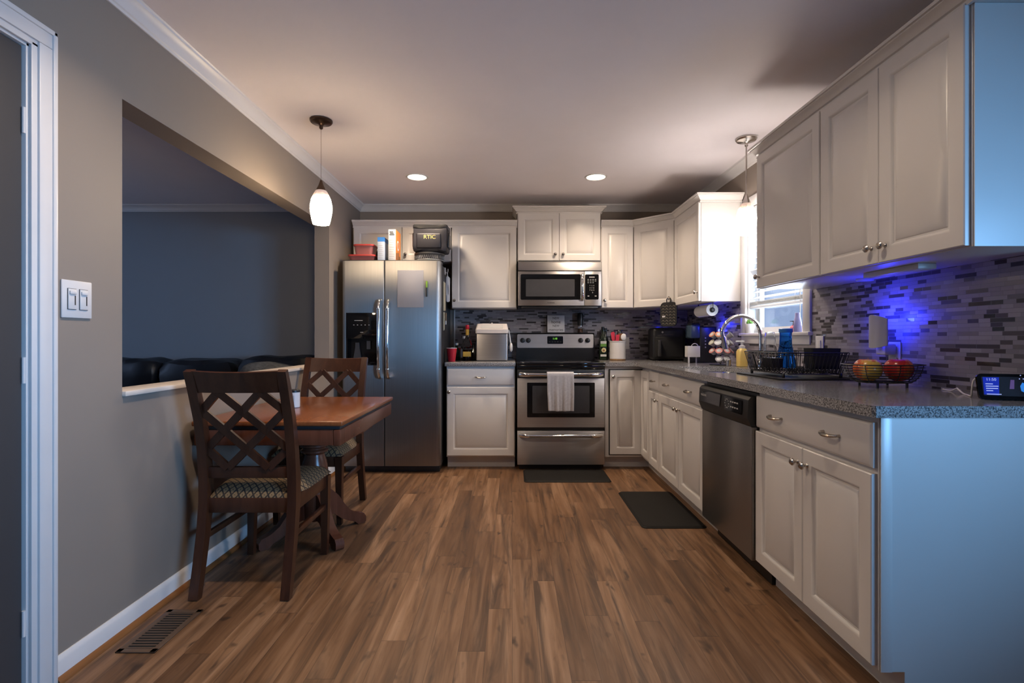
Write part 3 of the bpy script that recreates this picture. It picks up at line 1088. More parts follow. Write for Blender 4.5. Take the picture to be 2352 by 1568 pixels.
MB().box(-0.0575, -0.0515, 0.012, 0.06, 0.062, 1.778).build('door_gap', 'black', r)  # black filler standing in for the shade between the two doors
bar_handle(dl, -0.092, 0.002, 0.800, 1.452)
bar_handle(dr, -0.018, 0.002, 0.800, 1.452)

# ---- range
r = thing('cooking_range', 'stainless electric range with black glass top and oven window', 'stove', (0.4195, 4.40, 0))
RW = 0.3785
MB().box(-RW + 0.002, RW - 0.002, 0.045, 0.62, 0.06, 0.900, 0.003).build('range_body', 'black', r)
m = MB().box(-RW, RW, -0.008, 0.60, 0.900, 0.9255, 0.006)
m.box(-RW, RW, -0.006, 0.05, 0.868, 0.902, 0.006)
m.build('cooktop', 'black_gloss', r)
for bx, by, br in ((-0.19, 0.15, 0.10), (0.19, 0.15, 0.115), (-0.19, 0.42, 0.115), (0.19, 0.42, 0.09)):
    MB().lathe([(br - 0.002, 0.9256), (br - 0.002, 0.9260), (br, 0.9260), (br, 0.9256)], (bx, by, 0), 40, cap=False).build('burner_ring', 'grey_glass', r)
bg = MB()
bg.prism([(0.545, 0.9255), (0.545, 1.030), (0.562, 1.172), (0.568, 1.181), (0.578, 1.185), (0.618, 1.185), (0.625, 1.178), (0.625, 0.9255)], -RW, RW, Matrix(((0, 0, 1, 0), (1, 0, 0, 0), (0, 1, 0, 0), (0, 0, 0, 1))))
bg = bg.build('backguard', 'black', r)
LEAN = Matrix.Translation((0, 0.545, 1.030)) @ Matrix.Rotation(math.radians(-6.8), 4, 'X') @ Matrix.Translation((0, -0.545, -1.030))
n_before = set(bpy.data.objects)
MB().prism(rrect(-RW + 0.010, RW - 0.010, 1.040, 1.172, 0.012), 0, 0.006, face_y(0.546)).build('control_panel', 'steel_console', bg)
for kx in (-0.318, -0.262, 0.245, 0.312):
    q = Matrix.Translation((kx, 0.541, 1.112)) @ Matrix.Rotation(PI / 2, 4, 'X')
    MB().lathe([(0.024, 0), (0.023, 0.006), (0.019, 0.010), (0.0175, 0.026), (0.010, 0.028)], (0, 0, 0), 20, q).box(-0.004, 0.004, -0.017, 0.017, 0.026, 0.031, 0.001, M4=q).build('knob', 'black', bg)
MB().prism(rrect(-0.078, 0.074, 1.078, 1.152, 0.008), 0, 0.002, face_y(0.5395)).build('display', 'black_gloss', bg)
text('clock_digits', '1:18', 0.026, (-0.005, 0.5370, 1.128), (PI / 2, 0, 0), 'clock_green', bg)
m = MB()
for i in range(5):
    m.box(-0.062 + i * 0.026, -0.048 + i * 0.026, 0.5367, 0.5375, 1.094, 1.102)
m.build('touch_key', 'dark_grey', bg)
for o in set(bpy.data.objects) - n_before:
    o.data.transform(o.matrix_basis.inverted() @ LEAN @ o.matrix_basis)      # the console leans back
od = MB().box(-RW + 0.004, RW - 0.004, -0.012, 0.045, 0.368, 0.792, 0.004).box(-RW + 0.004, RW - 0.004, -0.004, 0.045, 0.792, 0.862, 0.004).build('oven_door', 'steel_h', r)
MB().box(-RW + 0.005, RW - 0.005, -0.0135, -0.003, 0.790, 0.862, 0.003).build('top_band', 'black', od)
MB().prism(rrect(-0.290, 0.290, 0.455, 0.752, 0.006), 0, 0.004, face_y(-0.0105)).build('window', 'black_gloss', od)
MB().prism(rrect(-0.245, 0.245, 0.490, 0.725, 0.004), 0, 0.0012, face_y(-0.0143)).build('inner_glass', 'grey_glass', od)
MB().box(-RW + 0.004, RW - 0.004, 0.010, 0.045, 0.340, 0.368).build('door_gap', 'black', r)
dw = MB().box(-RW + 0.004, RW - 0.004, -0.012, 0.045, 0.048, 0.338, 0.004).build('drawer', 'steel_h', r)
MB().box(-RW + 0.02, RW - 0.02, 0.03, 0.55, 0.004, 0.06).build('kick_base', 'black', r)


def range_handle(parent, z):
    m = MB()
    pts, rr = [], []
    for i in range(25):
        u = -1 + 2 * i / 24
        pts.append((0.348 * u, -0.010 - 0.048 * (1 - abs(u) ** 10), z))
        rr.append(0.0155 + 0.005 * max(0, (abs(u) - 0.55)) / 0.45)
    m.tube(pts, rr, 14)
    m.build('handle', 'chrome', parent)


range_handle(od, 0.822)
range_handle(dw, 0.302)

# ---- over-the-range microwave
r = thing('microwave', 'stainless microwave hung over the range under the raised cabinet', 'microwave', (0.4345, 4.655, 0))
MW = 0.379
MB().box(-MW, MW, 0.03, 0.385, 1.412, 1.838, 0.004).build('microwave_body', 'black', r)
MB().box(-MW + 0.03, MW - 0.03, 0.005, 0.20, 1.402, 1.424, 0.006).build('vent_base', 'black', r)
q = Matrix(((0, 0, 1, 0), (1, 0, 0, 0), (0, 1, 0, 0), (0, 0, 0, 1)))
MB().prism([(0.03, 1.748), (-0.004, 1.748), (-0.004, 1.785), (0.010, 1.822), (0.03, 1.832)], -MW, MW, q).build('vent_hood', 'steel_h', r)
md = MB().box(-MW, MW - 0.158, -0.004, 0.03, 1.428, 1.740, 0.004).build('door', 'steel_h', r)
MB().prism(rrect(-MW + 0.022, MW - 0.190, 1.482, 1.714, 0.012), 0, 0.002, face_y(-0.0035)).build('window', 'black_gloss', md)
MB().prism(rrect(-MW + 0.070, MW - 0.245, 1.512, 1.668, 0.004), 0, 0.001, face_y(-0.0054)).build('inner_glass', 'grey_glass', md)
m = MB()
hx = MW - 0.176
m.tube([(hx, 0, 1.712), (hx, -0.030, 1.704), (hx, -0.042, 1.685), (hx, -0.044, 1.60), (hx, -0.042, 1.505), (hx, -0.030, 1.487), (hx, 0, 1.478)], 0.0125, 12)
for z in (1.665, 1.525):
    m.lathe([(0.0155, -0.004), (0.0165, 0), (0.0155, 0.004)], (hx, -0.043, z), 14)
m.build('handle', 'chrome', md)
pn = MB().box(MW - 0.157, MW, -0.004, 0.03, 1.428, 1.740, 0.004).build('control_panel', 'steel_h', r)
MB().prism(rrect(MW - 0.150, MW - 0.026, 1.484, 1.712, 0.012), 0, 0.002, face_y(-0.0035)).build('keypad', 'black_gloss', pn)
m = MB()
for row, (z, n) in enumerate(((1.664, 4), (1.650, 4), (1.634, 3))):
    for i in range(n):
        m.box(MW - 0.128 + i * 0.022, MW - 0.115 + i * 0.022, -0.0062, -0.0050, z, z + 0.004)
m.box(MW - 0.112, MW - 0.064, -0.0062, -0.0050, 1.683, 1.691)
m.build('key_marking', 'white_mark', pn)
for row, s in enumerate(('1  2  3', '4  5  6', '7  8  9', '   0')):
    text('key_number', s, 0.016, (MW - 0.088, -0.0058, 1.610 - row * 0.021), (PI / 2, 0, 0), 'white_mark', pn)
m = MB()
for i in (0, 1):
    m.box(MW - 0.128 + i * 0.066, MW - 0.112 + i * 0.066, -0.0062, -0.0050, 1.512, 1.519)
m.build('start_key', 'white_mark', pn)
text('brand_mark', 'FRIGIDAIRE', 0.013, (-0.08, -0.0046, 1.455), (PI / 2, 0, 0), 'dark_grey', md)

# ---- dishwasher (front towards -x)
r = thing('dishwasher', 'stainless dishwasher with a black control strip under the worktop', 'dishwasher', (1.13, 2.964, 0), -PI / 2)
MB().box(0.004, 0.620, 0.0, 0.56, 0.10, 0.875).build('dishwasher_body', 'black', r)
MB().box(0.004, 0.620, 0.06, 0.50, 0.002, 0.10).build('kick_base', 'black', r)
MB().box(0.006, 0.617, -0.032, 0.0, 0.108, 0.722, 0.005).build('door', 'steel_dw', r)
q = Matrix(((0, 0, 1, 0), (1, 0, 0, 0), (0, 1, 0, 0), (0, 0, 0, 1)))
cpn = MB().prism([(0.0, 0.724), (-0.034, 0.724), (-0.050, 0.765), (-0.046, 0.845), (-0.034, 0.860), (0.0, 0.860)], 0.006, 0.617, q).build('control_panel', 'black', r)
qq = Matrix.Translation((0, -0.0495, 0)) @ face_y(0.0)
MB().prism([(0.03, 0.775), (0.30, 0.775), (0.315, 0.838), (0.16, 0.838), (0.09, 0.826), (0.04, 0.838)], 0, 0.003, qq).build('grip_insert', 'grey_glass', cpn)
text('brand_mark', 'FRIGIDAIRE', 0.016, (0.088, -0.0535, 0.812), (PI / 2, 0, 0), 'white_mark', cpn)
MB().prism(rrect(0.365, 0.560, 0.770, 0.838, 0.006), 0, 0.0025, qq).build('button_panel', 'black_gloss', cpn)
m = MB()
for i in range(10):
    a = 2 * PI * i / 10
    m.box(0.395 + 0.022 * math.cos(a) - 0.003, 0.395 + 0.022 * math.cos(a) + 0.003, -0.0535, -0.0515, 0.804 + 0.022 * math.sin(a) - 0.002, 0.804 + 0.022 * math.sin(a) + 0.002)
for i in range(4):
    for zz in (0.790, 0.815):
        m.box(0.435 + i * 0.024, 0.450 + i * 0.024, -0.0535, -0.0515, zz, zz + 0.006)
m.build('button', 'white_mark', cpn)

# ================================================================ furniture
# ---- pedestal table
r = thing('pedestal_table', 'cherry wood pedestal dining table against the pass-through wall', 'table', (-1.135, 2.945, 0))
MB().box(-0.348, 0.350, -0.580, 0.435, 0.722, 0.745, 0.006, 3).build('tabletop', 'table', r)
MB().box(-0.340, 0.335, -0.565, 0.425, 0.706, 0.7215, 0.002).build('gap_shade', 'ink', r)  # black slab that paints the shade in the gap under the tabletop
m = MB().box(-0.340, 0.300, -0.570, -0.548, 0.632, 0.7055, 0.003).box(-0.340, 0.300, 0.408, 0.430, 0.632, 0.7055, 0.003)
m.box(-0.340, -0.318, -0.548, 0.408, 0.632, 0.7055, 0.003).box(0.300, 0.306, -0.570, 0.430, 0.632, 0.7055)
m.build('apron', 'table_leg', r)
MB().box(0.307, 0.340, -0.575, 0.430, 0.630, 0.7055, 0.006).build('side_board', 'table_leg', r)
MB().box(0.3075, 0.3395, -0.250, 0.250, 0.7056, 0.7065).box(-0.32, 0.30, -0.12, 0.12, 0.600, 0.632, 0.004).build('mounting_block', 'table_leg', r)
MB().lathe([(0.062, 0.095), (0.072, 0.110), (0.076, 0.20), (0.074, 0.262), (0.060, 0.275), (0.055, 0.290), (0.066, 0.330), (0.074, 0.370), (0.070, 0.410), (0.058, 0.450), (0.054, 0.468),
            (0.060, 0.474), (0.076, 0.483), (0.076, 0.492), (0.062, 0.500), (0.062, 0.505), (0.078, 0.514), (0.078, 0.524), (0.062, 0.532), (0.066, 0.560), (0.080, 0.600)], (0, 0, 0), 32).build('pedestal', 'table_leg', r)
def cab_leg():
    top = [(0.045, 0.255), (0.095, 0.245), (0.135, 0.205), (0.170, 0.150), (0.205, 0.105), (0.250, 0.075), (0.270, 0.068), (0.298, 0.060), (0.312, 0.040), (0.312, 0.012), (0.304, 0.001)]
    bot = [(0.262, 0.001), (0.240, 0.022), (0.195, 0.040), (0.150, 0.066), (0.110, 0.100), (0.045, 0.115)]
    return top + bot
for i in range(4):
    a = PI / 4 + i * PI / 2
    q = Matrix.Rotation(a, 4, 'Z') @ Matrix(((1, 0, 0, 0), (0, 0, 1, 0), (0, 1, 0, 0), (0, 0, 0, 1)))
    m = MB()
    m.prism(cab_leg(), -0.024, 0.024, q)
    bmesh.ops.bevel(m.bm, geom=[e for e in m.bm.edges if e.calc_face_angle(0) > 1.2], offset=0.005, segments=2, affect='EDGES')
    m.build('leg', 'table_leg', r)


# ---- dining chairs
def make_chair(label):
    r = thing('dining_chair', label, 'chair', (0, 0, 0), 0, 'walnut dining chairs at the pedestal table')
    path = [(-0.012, 0.0), (0.022, 0.14), (0.052, 0.28), (0.070, 0.40), (0.070, 0.50), (0.054, 0.64), (0.025, 0.78), (-0.018, 0.91), (-0.050, 0.992)]
    def by(z):
        for (a, b) in zip(path, path[1:]):
            if z <= b[1]:
                return a[0] + (b[0] - a[0]) * (z - a[1]) / (b[1] - a[1])
        return path[-1][0]
    X = 0.197
    th = [0.034, 0.038, 0.043, 0.050, 0.050, 0.042, 0.036, 0.032, 0.026]
    for s in (-1, 1):
        m = MB()
        m.strap(path, s * X, 0.040, th)
        bmesh.ops.bevel(m.bm, geom=[e for e in m.bm.edges if e.calc_face_angle(0) > 1.0], offset=0.004, segments=2, affect='EDGES')
        m.build('leg', 'chair', r)
    for s in (-1, 1):
        m = MB()
        m.strap([(0.462, 0.0), (0.470, 0.20), (0.470, 0.412)], s * 0.192, [0.030, 0.036, 0.044], [0.030, 0.036, 0.044])
        bmesh.ops.bevel(m.bm, geom=[e for e in m.bm.edges if e.calc_face_angle(0) > 1.0], offset=0.004, segments=2, affect='EDGES')
        m.build('leg', 'chair', r)
    # seat rails
    m = MB()
    m.box(-X + 0.016, X - 0.016, 0.055, 0.080, 0.352, 0.418, 0.003).box(-0.172, 0.172, 0.462, 0.484, 0.352, 0.418, 0.003)
    for s in (-1, 1):
        m.box(s * 0.192 - 0.012, s * 0.192 + 0.012, 0.090, 0.452, 0.352, 0.418, 0.003)
    m.build('seat_frame', 'chair', r)
    for s in (-1, 1):
        MB().box(s * 0.192 - 0.010, s * 0.192 + 0.010, by(0.25) + 0.015, 0.455, 0.236, 0.262, 0.003).build('stretcher', 'chair', r)
    # upholstered seat
    m = MB()
    nx, ny = 16, 16
    x0, x1, y0, y1 = -0.178, 0.206, 0.058, 0.498
    def hgt(u, v):
        e = min(u, 1 - u, v, 1 - v)
        return 0.420 + 0.046 * min(1, max(0.0, e) / 0.14) ** 0.5 + 0.010 * math.sin(PI * u) * math.sin(PI * v)
    g = []
    for j in range(ny + 1):
        row = []
        for i in range(nx + 1):
            u, v = i / nx, j / ny
            half = 0.176 + (0.212 - 0.176) * min(1, v * 3.0)
            row.append(m.bm.verts.new((-half + 2 * half * u, y0 + (y1 - y0) * v, hgt(u, v))))
        g.append(row)
    for j in range(ny):
        for i in range(nx):
            m.bm.faces.new((g[j][i], g[j][i + 1], g[j + 1][i + 1], g[j + 1][i]))
    edge = [g[0][i] for i in range(nx + 1)] + [g[j][nx] for j in range(1, ny + 1)] + [g[ny][i] for i in range(nx - 1, -1, -1)] + [g[j][0] for j in range(ny - 1, 0, -1)]
    low = [m.bm.verts.new((v.co.x * 0.985, v.co.y, 0.4185)) for v in edge]
    n = len(edge)
    for i in range(n):
        m.bm.faces.new((edge[(i + 1) % n], edge[i], low[i], low[(i + 1) % n]))
    m.bm.faces.new(low)
    m.build('seat', 'seat', r, sharp=60)
    # crest rail, bowed backwards
    m = MB()
    rings = []
    for i in range(9):
        u = -1 + 2 * i / 8
        bow = -0.022 * (1 - u * u)
        x = u * (X - 0.014)
        ring = []
        for z, t in ((0.896, -0.010), (0.955, -0.011), (0.990 - 0.006 * (1 - u * u), -0.012), (0.994 - 0.006 * (1 - u * u), 0.0), (0.990 - 0.006 * (1 - u * u), 0.010), (0.955, 0.010), (0.896, 0.010)):
            ring.append((x, by(z) + bow + t, z))
        rings.append(ring)
    m._faces(rings)
    m.build('crest_rail', 'chair', r)
    m = MB()
    m.box(-X + 0.015, X - 0.015, by(0.53) - 0.012, by(0.53) + 0.012, 0.506, 0.556, 0.004)
    m.build('lower_rail', 'chair', r)
    # crossed lattice between the rails
    m = MB()
    Wd, z0, z1 = 2 * (X - 0.016), 0.552, 0.900
    q = 0
    for c in (0.25, 0.75, 1.25, 1.75):
        u0, u1 = max(0, c - 1), min(1, c)
        segs = [((u0, c - u0), (u1, c - u1))]
        v = c - 1
        w0, w1 = max(0, v), min(1, 1 + v)
        segs.append(((w0, w0 - v), (w1, w1 - v)))
        for (pa, pb) in segs:
            pts = []
            for k in range(5):
                t = k / 4
                u = pa[0] + (pb[0] - pa[0]) * t
                vv = pa[1] + (pb[1] - pa[1]) * t
                z = z0 + (z1 - z0) * vv
                x = (u - 0.5) * Wd
                pts.append(Vector((x, by(z) - 0.008 * (1 - (2 * u - 1) ** 2) + (0.001 if q % 2 else -0.001), z)))
            d = (pts[-1] - pts[0])
            side = Vector((-d.z, 0, d.x)).normalized() * 0.0165
            nn = Vector((0, 1, 0)) * 0.0075
            m._faces([[p - side - nn, p + side - nn, p + side + nn, p - side + nn] for p in pts])
            q += 1
    m.build('lattice', 'chair', r, sharp=30)
    return r


ch = make_chair('walnut dining chair with its lattice back towards the room, drawn to the near table end')
ch.location = (-1.174, 2.225, 0)
c2 = copy_tree(ch)
c2.location = (-1.240, 3.58, 0)
c2.rotation_euler.z = PI
c2['label'] = 'walnut dining chair between the table and the fridge'

r = thing('jar_candle', 'white jar with a black lid on the pedestal table', 'jar', (-1.213, 2.85, 0.7455))
MB().lathe([(0.027, 0.0), (0.031, 0.004), (0.031, 0.082), (0.028, 0.086)], (0, 0, 0), 24).build('jar', 'white_plastic', r)
MB().lathe([(0.032, 0.086), (0.032, 0.096), (0.029, 0.099)], (0, 0, 0), 24).build('lid', 'black', r)
m = MB()
for i in range(6):
    m.box(-0.014, 0.014, -0.0318, -0.0308, 0.03 + i * 0.007, 0.033 + i * 0.007)
m.build('label', 'white_mark', r)

# ---- sofa and throws in the living room
r = thing('sofa', 'black leather sofa behind the pass-through sill', 'sofa', (-2.80, 4.45, 0))
MB().box(-1.05, 1.05, -0.40, 0.42, 0.04, 0.30, 0.02).build('base', 'leather', r)
for i, (cx_, w_, hh) in enumerate(((-0.70, 0.353, 0.952), (0.0, 0.353, 0.940), (0.70, 0.355, 0.972))):
    MB().blob((cx_, 0.24, 0.66), (w_, 0.19, hh - 0.66), 32, 18, squash=7.0, bumps=0.022, fs=5).build('back_cushion', 'leather', r)
    MB().blob((cx_, -0.10, 0.38), (w_, 0.36, 0.12), 24, 12, squash=4.5, bumps=0.012, fs=5).build('seat_cushion', 'leather', r)
for s in (-1, 1):
    MB().blob((s * 0.98, 0.0, 0.35), (0.15, 0.44, 0.30), 24, 12, squash=4, bumps=0.012, fs=5).build('armrest', 'leather', r)


def cloth_strip(name, label, pts_fn, nu, nv, mat, th=0.012):
    m = MB()
    g = [[m.bm.verts.new(pts_fn(i / nu, j / nv)) for i in range(nu + 1)] for j in range(nv + 1)]
    for j in range(nv):
        for i in range(nu):
            m.bm.faces.new((g[j][i], g[j][i + 1], g[j + 1][i + 1], g[j + 1][i]))
    o = m.build(name, mat)
    sm = o.modifiers.new('thickness', 'SOLIDIFY')
    sm.thickness = th
    sm.offset = 0
    return o


tb = MB().blob((0, 0, 0), (0.23, 0.20, 0.130), 36, 18, squash=2.4, bumps=0.04, fs=7).build('throw_blanket', 'throw', sharp=70)
tb.location = (-1.955, 4.18, 0.805)
tag(tb, 'rumpled grey throw heaped on the sofa arm beyond the pass-through sill', 'blanket')

# ================================================================ lamps
def shade_profile():
    out = [(0.034, 0.0), (0.044, 0.012), (0.055, 0.040), (0.0635, 0.085), (0.0635, 0.110), (0.057, 0.145), (0.046, 0.175), (0.034, 0.198), (0.026, 0.205)]
    out[0] = (0.047, 0.0)
    out[1] = (0.053, 0.022)
    out[2] = (0.0595, 0.055)
    return out


def make_pendant(label, loc, drop, metal, rod, glow):
    """loc: canopy centre on the ceiling; drop: distance from the ceiling to the shade's lower rim"""
    r = thing('pendant_light', label, 'lamp', loc, 0, 'art-glass pendant lights')
    MB().lathe([(0.066, -0.002), (0.066, -0.010), (0.060, -0.018), (0.020, -0.026), (0.011, -0.034), (0.011, -0.050), (0.006, -0.056)][::-1], (0, 0, 0), 32).build('canopy', metal, r)
    top = -drop + 0.205
    MB().tube([(0, 0, -0.05), (0, 0, top + 0.055)], 0.0055 if rod else 0.0016, 8).build('stem' if rod else 'cord', metal if rod else 'nickel', r)
    MB().lathe([(0.030, 0.0), (0.027, 0.012), (0.016, 0.035), (0.008, 0.058), (0.006, 0.066)], (0, 0, top - 0.006), 24).build('socket_cap', metal, r)
    s = MB()
    pr = shade_profile()
    s.lathe(pr + [(a - 0.004, b) for a, b in reversed(pr)], (0, 0, 0), 32, cap=False)
    s = s.build('lamp_shade', glow, r, sharp=60)
    s.location.z = -drop
    return r


make_pendant('lit glass pendant on a thin cord over the dining table', (-1.150, 3.085, ZC), 0.628, 'bronze', False, 'shade_table')
make_pendant('lit glass pendant on a metal stem in front of the sink window', (1.540, 3.365, ZC), 0.632, 'nickel', True, 'shade_sink')

for label, x, yl in (('recessed ceiling downlight on the fridge side', -0.773, 4.17), ('recessed ceiling downlight on the window side', 0.683, 4.17),
                     ('recessed ceiling downlight nearer the doorway wall, just above the view', -0.773, 1.72), ('recessed ceiling downlight nearer the end cabinets, just above the view', 0.683, 1.72)):
    r = thing('recessed_light', label, 'ceiling light', (x, yl, ZC), 0, 'recessed downlights in the kitchen ceiling')
    MB().lathe([(0.074, -0.0005), (0.076, -0.005), (0.088, -0.006), (0.093, -0.0005)], (0, 0, 0), 40, cap=False).build('trim_ring', 'trim', r)
    MB().lathe([(0.0005, -0.002), (0.075, -0.002), (0.075, -0.0008), (0.0005, -0.0008)], (0, 0, 0), 40, cap=False).build('lens', 'can_lens', r)
    lamp('downlight', 'AREA', (x, yl, ZC - 0.010), (0, 0, 0), 11.0 if yl > 3 else (11.5 if x < 0 else 4.5), (1.0, 0.80, 0.60), 0.14, spread=math.radians(130))

# ================================================================ fittings on walls and floor
r = thing('light_switch', 'white double dimmer switch plate on the grey wall by the doorway', 'light switch', (XL + 0.0005, 1.760, 1.262), PI / 2)
q = face_y(0)
MB().box(-0.061, 0.061, -0.006, 0.0, -0.064, 0.064, 0.003).build('plate', 'white_plastic', r)
for s in (-1, 1):
    cx_ = s * 0.0235
    MB().box(cx_ - 0.0175, cx_ + 0.0175, -0.0075, -0.0055, -0.036, 0.036).build('bezel', 'dark_grey', r)
    p = MB().box(cx_ - 0.0160, cx_ + 0.0160, -0.0095, -0.0055, -0.0345, 0.0345, 0.001).build('paddle', 'white_plastic', r)
    MB().box(cx_ + 0.008, cx_ + 0.0125, -0.0100, -0.0090, -0.020, 0.012).build('slider_slot', 'dark_grey', p)
    MB().box(cx_ - 0.013, cx_ + 0.013, -0.014, -0.0090, 0.016, 0.028, 0.002).build('slider', 'white_plastic', p)

r = thing('floor_register', 'brown slotted floor vent along the left baseboard', 'vent', (-1.352, 1.98, 0.0))
m = MB()
vx, vy = 0.072, 0.145
m.box(-vx, -vx + 0.022, -vy, vy, 0.0005, 0.005, 0.0015).box(vx - 0.022, vx, -vy, vy, 0.0005, 0.005, 0.0015)
m.box(-vx, vx, -vy, -vy + 0.022, 0.0005, 0.005, 0.0015).box(-vx, vx, vy - 0.022, vy, 0.0005, 0.005, 0.0015)
m.build('frame', 'vent', r)
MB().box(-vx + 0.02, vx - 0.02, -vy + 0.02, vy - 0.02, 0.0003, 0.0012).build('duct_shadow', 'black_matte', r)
m = MB()
for i in range(15):
    y = -vy + 0.028 + i * (2 * vy - 0.056) / 14
    m.box(-vx + 0.02, vx - 0.02, y - 0.0035, y + 0.0035, 0.0015, 0.004)
m.build('louver', 'vent', r)

def floor_mat(label, x0, x1, y0, y1):
    m = MB()
    a = rrect(x0, x1, y0, y1, 0.03)
    b = rrect(x0 + 0.014, x1 - 0.014, y0 + 0.014, y1 - 0.014, 0.02)
    m._faces([[(x, y, 0.001) for x, y in a], [(x, y, 0.003) for x, y in a], [(x, y, 0.012) for x, y in b]])
    tag(m.build('floor_mat', 'mat', sharp=12), label, 'mat', 'dark anti-fatigue mats')


floor_mat('dark rubber mat on the floor below the oven', 0.095, 0.785, 4.015, 4.395)
floor_mat('dark rubber mat on the floor below the sink cabinet', 0.775, 1.165, 3.04, 3.755)

def wall_plate(name, label, y, z, w=0.072, h=0.116, kind='outlet'):
    r = thing(name, label, kind, (XR - 0.0085, y, z), -PI / 2)
    MB().box(-w / 2, w / 2, -0.006, 0, -h / 2, h / 2, 0.002).build('plate', 'white_plastic', r)
    return r


r = wall_plate('wall_switch', 'white switch plate on the tile beside the window', 2.868, 1.085, kind='light switch')
MB().box(-0.016, 0.016, -0.009, -0.005, -0.033, 0.033, 0.001).build('rocker', 'white_plastic', r)
r = wall_plate('outlet', 'white wall outlet behind the plug-in night light', 2.305, 1.055)
for z in (-0.022, 0.022):
    MB().box(-0.016, 0.016, -0.0085, -0.005, z - 0.014, z + 0.014, 0.003).build('socket', 'white_plastic', r)
r = thing('outlet', 'white wall outlet on the rear tile behind the utensil crock', 'outlet', (1.118, YB - 0.0085, 1.085))
MB().box(-0.036, 0.036, -0.006, 0, -0.058, 0.058, 0.002).build('plate', 'white_plastic', r)
for z in (-0.022, 0.022):
    MB().box(-0.016, 0.016, -0.0085, -0.005, z - 0.014, z + 0.014, 0.003).build('socket', 'white_plastic', r)

# plug-in night light with blue glow thrown on the tile
r = thing('night_light', 'white plug-in night light washing the tile blue above the fruit', 'night light', (XR - 0.018, 2.315, 1.10), -PI / 2)
MB().box(-0.030, 0.030, -0.052, -0.001, -0.045, 0.005, 0.006).build('plug_body', 'white_plastic', r)
m = MB()
pts_b, pts_f = [], []
n = 12
front, back = [], []
for i in range(n + 1):
    a = -1 + 2 * i / n
    front.append((0.055 * a, -0.092 + 0.030 * a * a))
loop = front + [(x, y + 0.005) for x, y in reversed(front)]
m._faces([[(x, y, -0.015 + 0.012 * abs(x / 0.055) ** 2) for x, y in loop], [(x, y, 0.135 - 0.018 * abs(x / 0.055) ** 2) for x, y in loop]])
m.build('diffuser_shield', 'white_plastic', r)
MB().box(-0.012, 0.012, -0.074, -0.050, -0.010, 0.035, 0.004).build('bracket', 'white_plastic', r)
MB().box(-0.020, 0.020, -0.050, -0.046, 0.030, 0.110, 0.002).build('led_strip', 'blue_led', r)
lamp('night_light_glow', 'POINT', (XR - 0.090, 2.310, 1.225), (0, 0, 0), 2.3, (0.02, 0.03, 1.0), 0.02)

# second blue night light in the corner behind the coffee maker
r = thing('night_light', 'small blue plug-in night light behind the coffee maker', 'night light', (XR - 0.009, 4.20, 1.155), -PI / 2)
MB().box(-0.022, 0.022, -0.030, 0, -0.03, 0.03, 0.006).build('plug_body', 'white_plastic', r)
MB().blob((0, -0.022, 0.040), (0.016, 0.012, 0.014), 14, 8).build('lens', 'blue_led', r)
lamp('corner_glow', 'POINT', (XR - 0.06, 4.20, 1.245), (0, 0, 0), 0.60, (0.02, 0.03, 1.0), 0.02)

# strip fixture below the end wall cabinet
r = thing('under_cabinet_light', 'slim white under-cabinet strip light below the end wall cabinet', 'light fixture', (1.55, 2.06, UB), -PI / 2)
MB().box(-0.15, 0.15, -0.035, 0.035, -0.022, -0.0005, 0.003).build('housing', 'white_plastic', r)
MB().box(-0.135, 0.135, -0.026, 0.026, -0.024, -0.0215, 0.001).build('lens', 'white_plastic', r)
r = thing('under_cabinet_light', 'lit under-cabinet puck near the window below the single wall cabinet', 'light fixture', (1.655, 2.40, UB))
MB().lathe([(0.034, -0.012), (0.036, -0.006), (0.036, -0.0005)], (0, 0, 0), 24).build('housing', 'white_plastic', r)

# ================================================================ on and around the fridge
ft = 1.790 + 0.0008
def food_tub(label, x, y, z, w, d, h):
    r = thing('food_container', label, 'container', (x, y, z), 0, 'red-lidded tubs on the fridge')
    m = MB()
    m._faces([[(a * 0.86, b * 0.86, 0) for a, b in rrect(-w / 2, w / 2, -d / 2, d / 2, 0.03)], [(a, b, h) for a, b in rrect(-w / 2, w / 2, -d / 2, d / 2, 0.03)]])
    m.build('tub', 'tub', r)
    MB().prism(rrect(-w / 2 - 0.006, w / 2 + 0.006, -d / 2 - 0.006, d / 2 + 0.006, 0.034), h, h + 0.012).build('lid', 'red_clear', r)
    return r


food_tub('low wide red-lidded tub at the bottom of the stack on the fridge', -1.290, 4.475, ft, 0.225, 0.20, 0.045)
food_tub('smaller red-lidded tub stacked on another tub', -1.275, 4.470, ft + 0.0575, 0.170, 0.16, 0.078)
r = thing('sauce_bottle', 'dark bottle standing behind the blue box on the fridge', 'bottle', (-1.185, 4.60, ft))
MB().lathe([(0.036, 0), (0.036, 0.10), (0.016, 0.15), (0.014, 0.185)], (0, 0, 0), 20).build('bottle', 'black_gloss', r)
MB().lathe([(0.017, 0.185), (0.017, 0.212)], (0, 0, 0), 20).build('cap', 'black', r)


def carton(label, x, y, w, d, h, top, side, front_lines, stripe=None):
    r = thing('food_carton', label, 'box', (x, y, ft), 0)
    MB().box(-w / 2, w / 2, -d / 2, d / 2, 0, h, 0.001).build('carton', top, r)
    return r


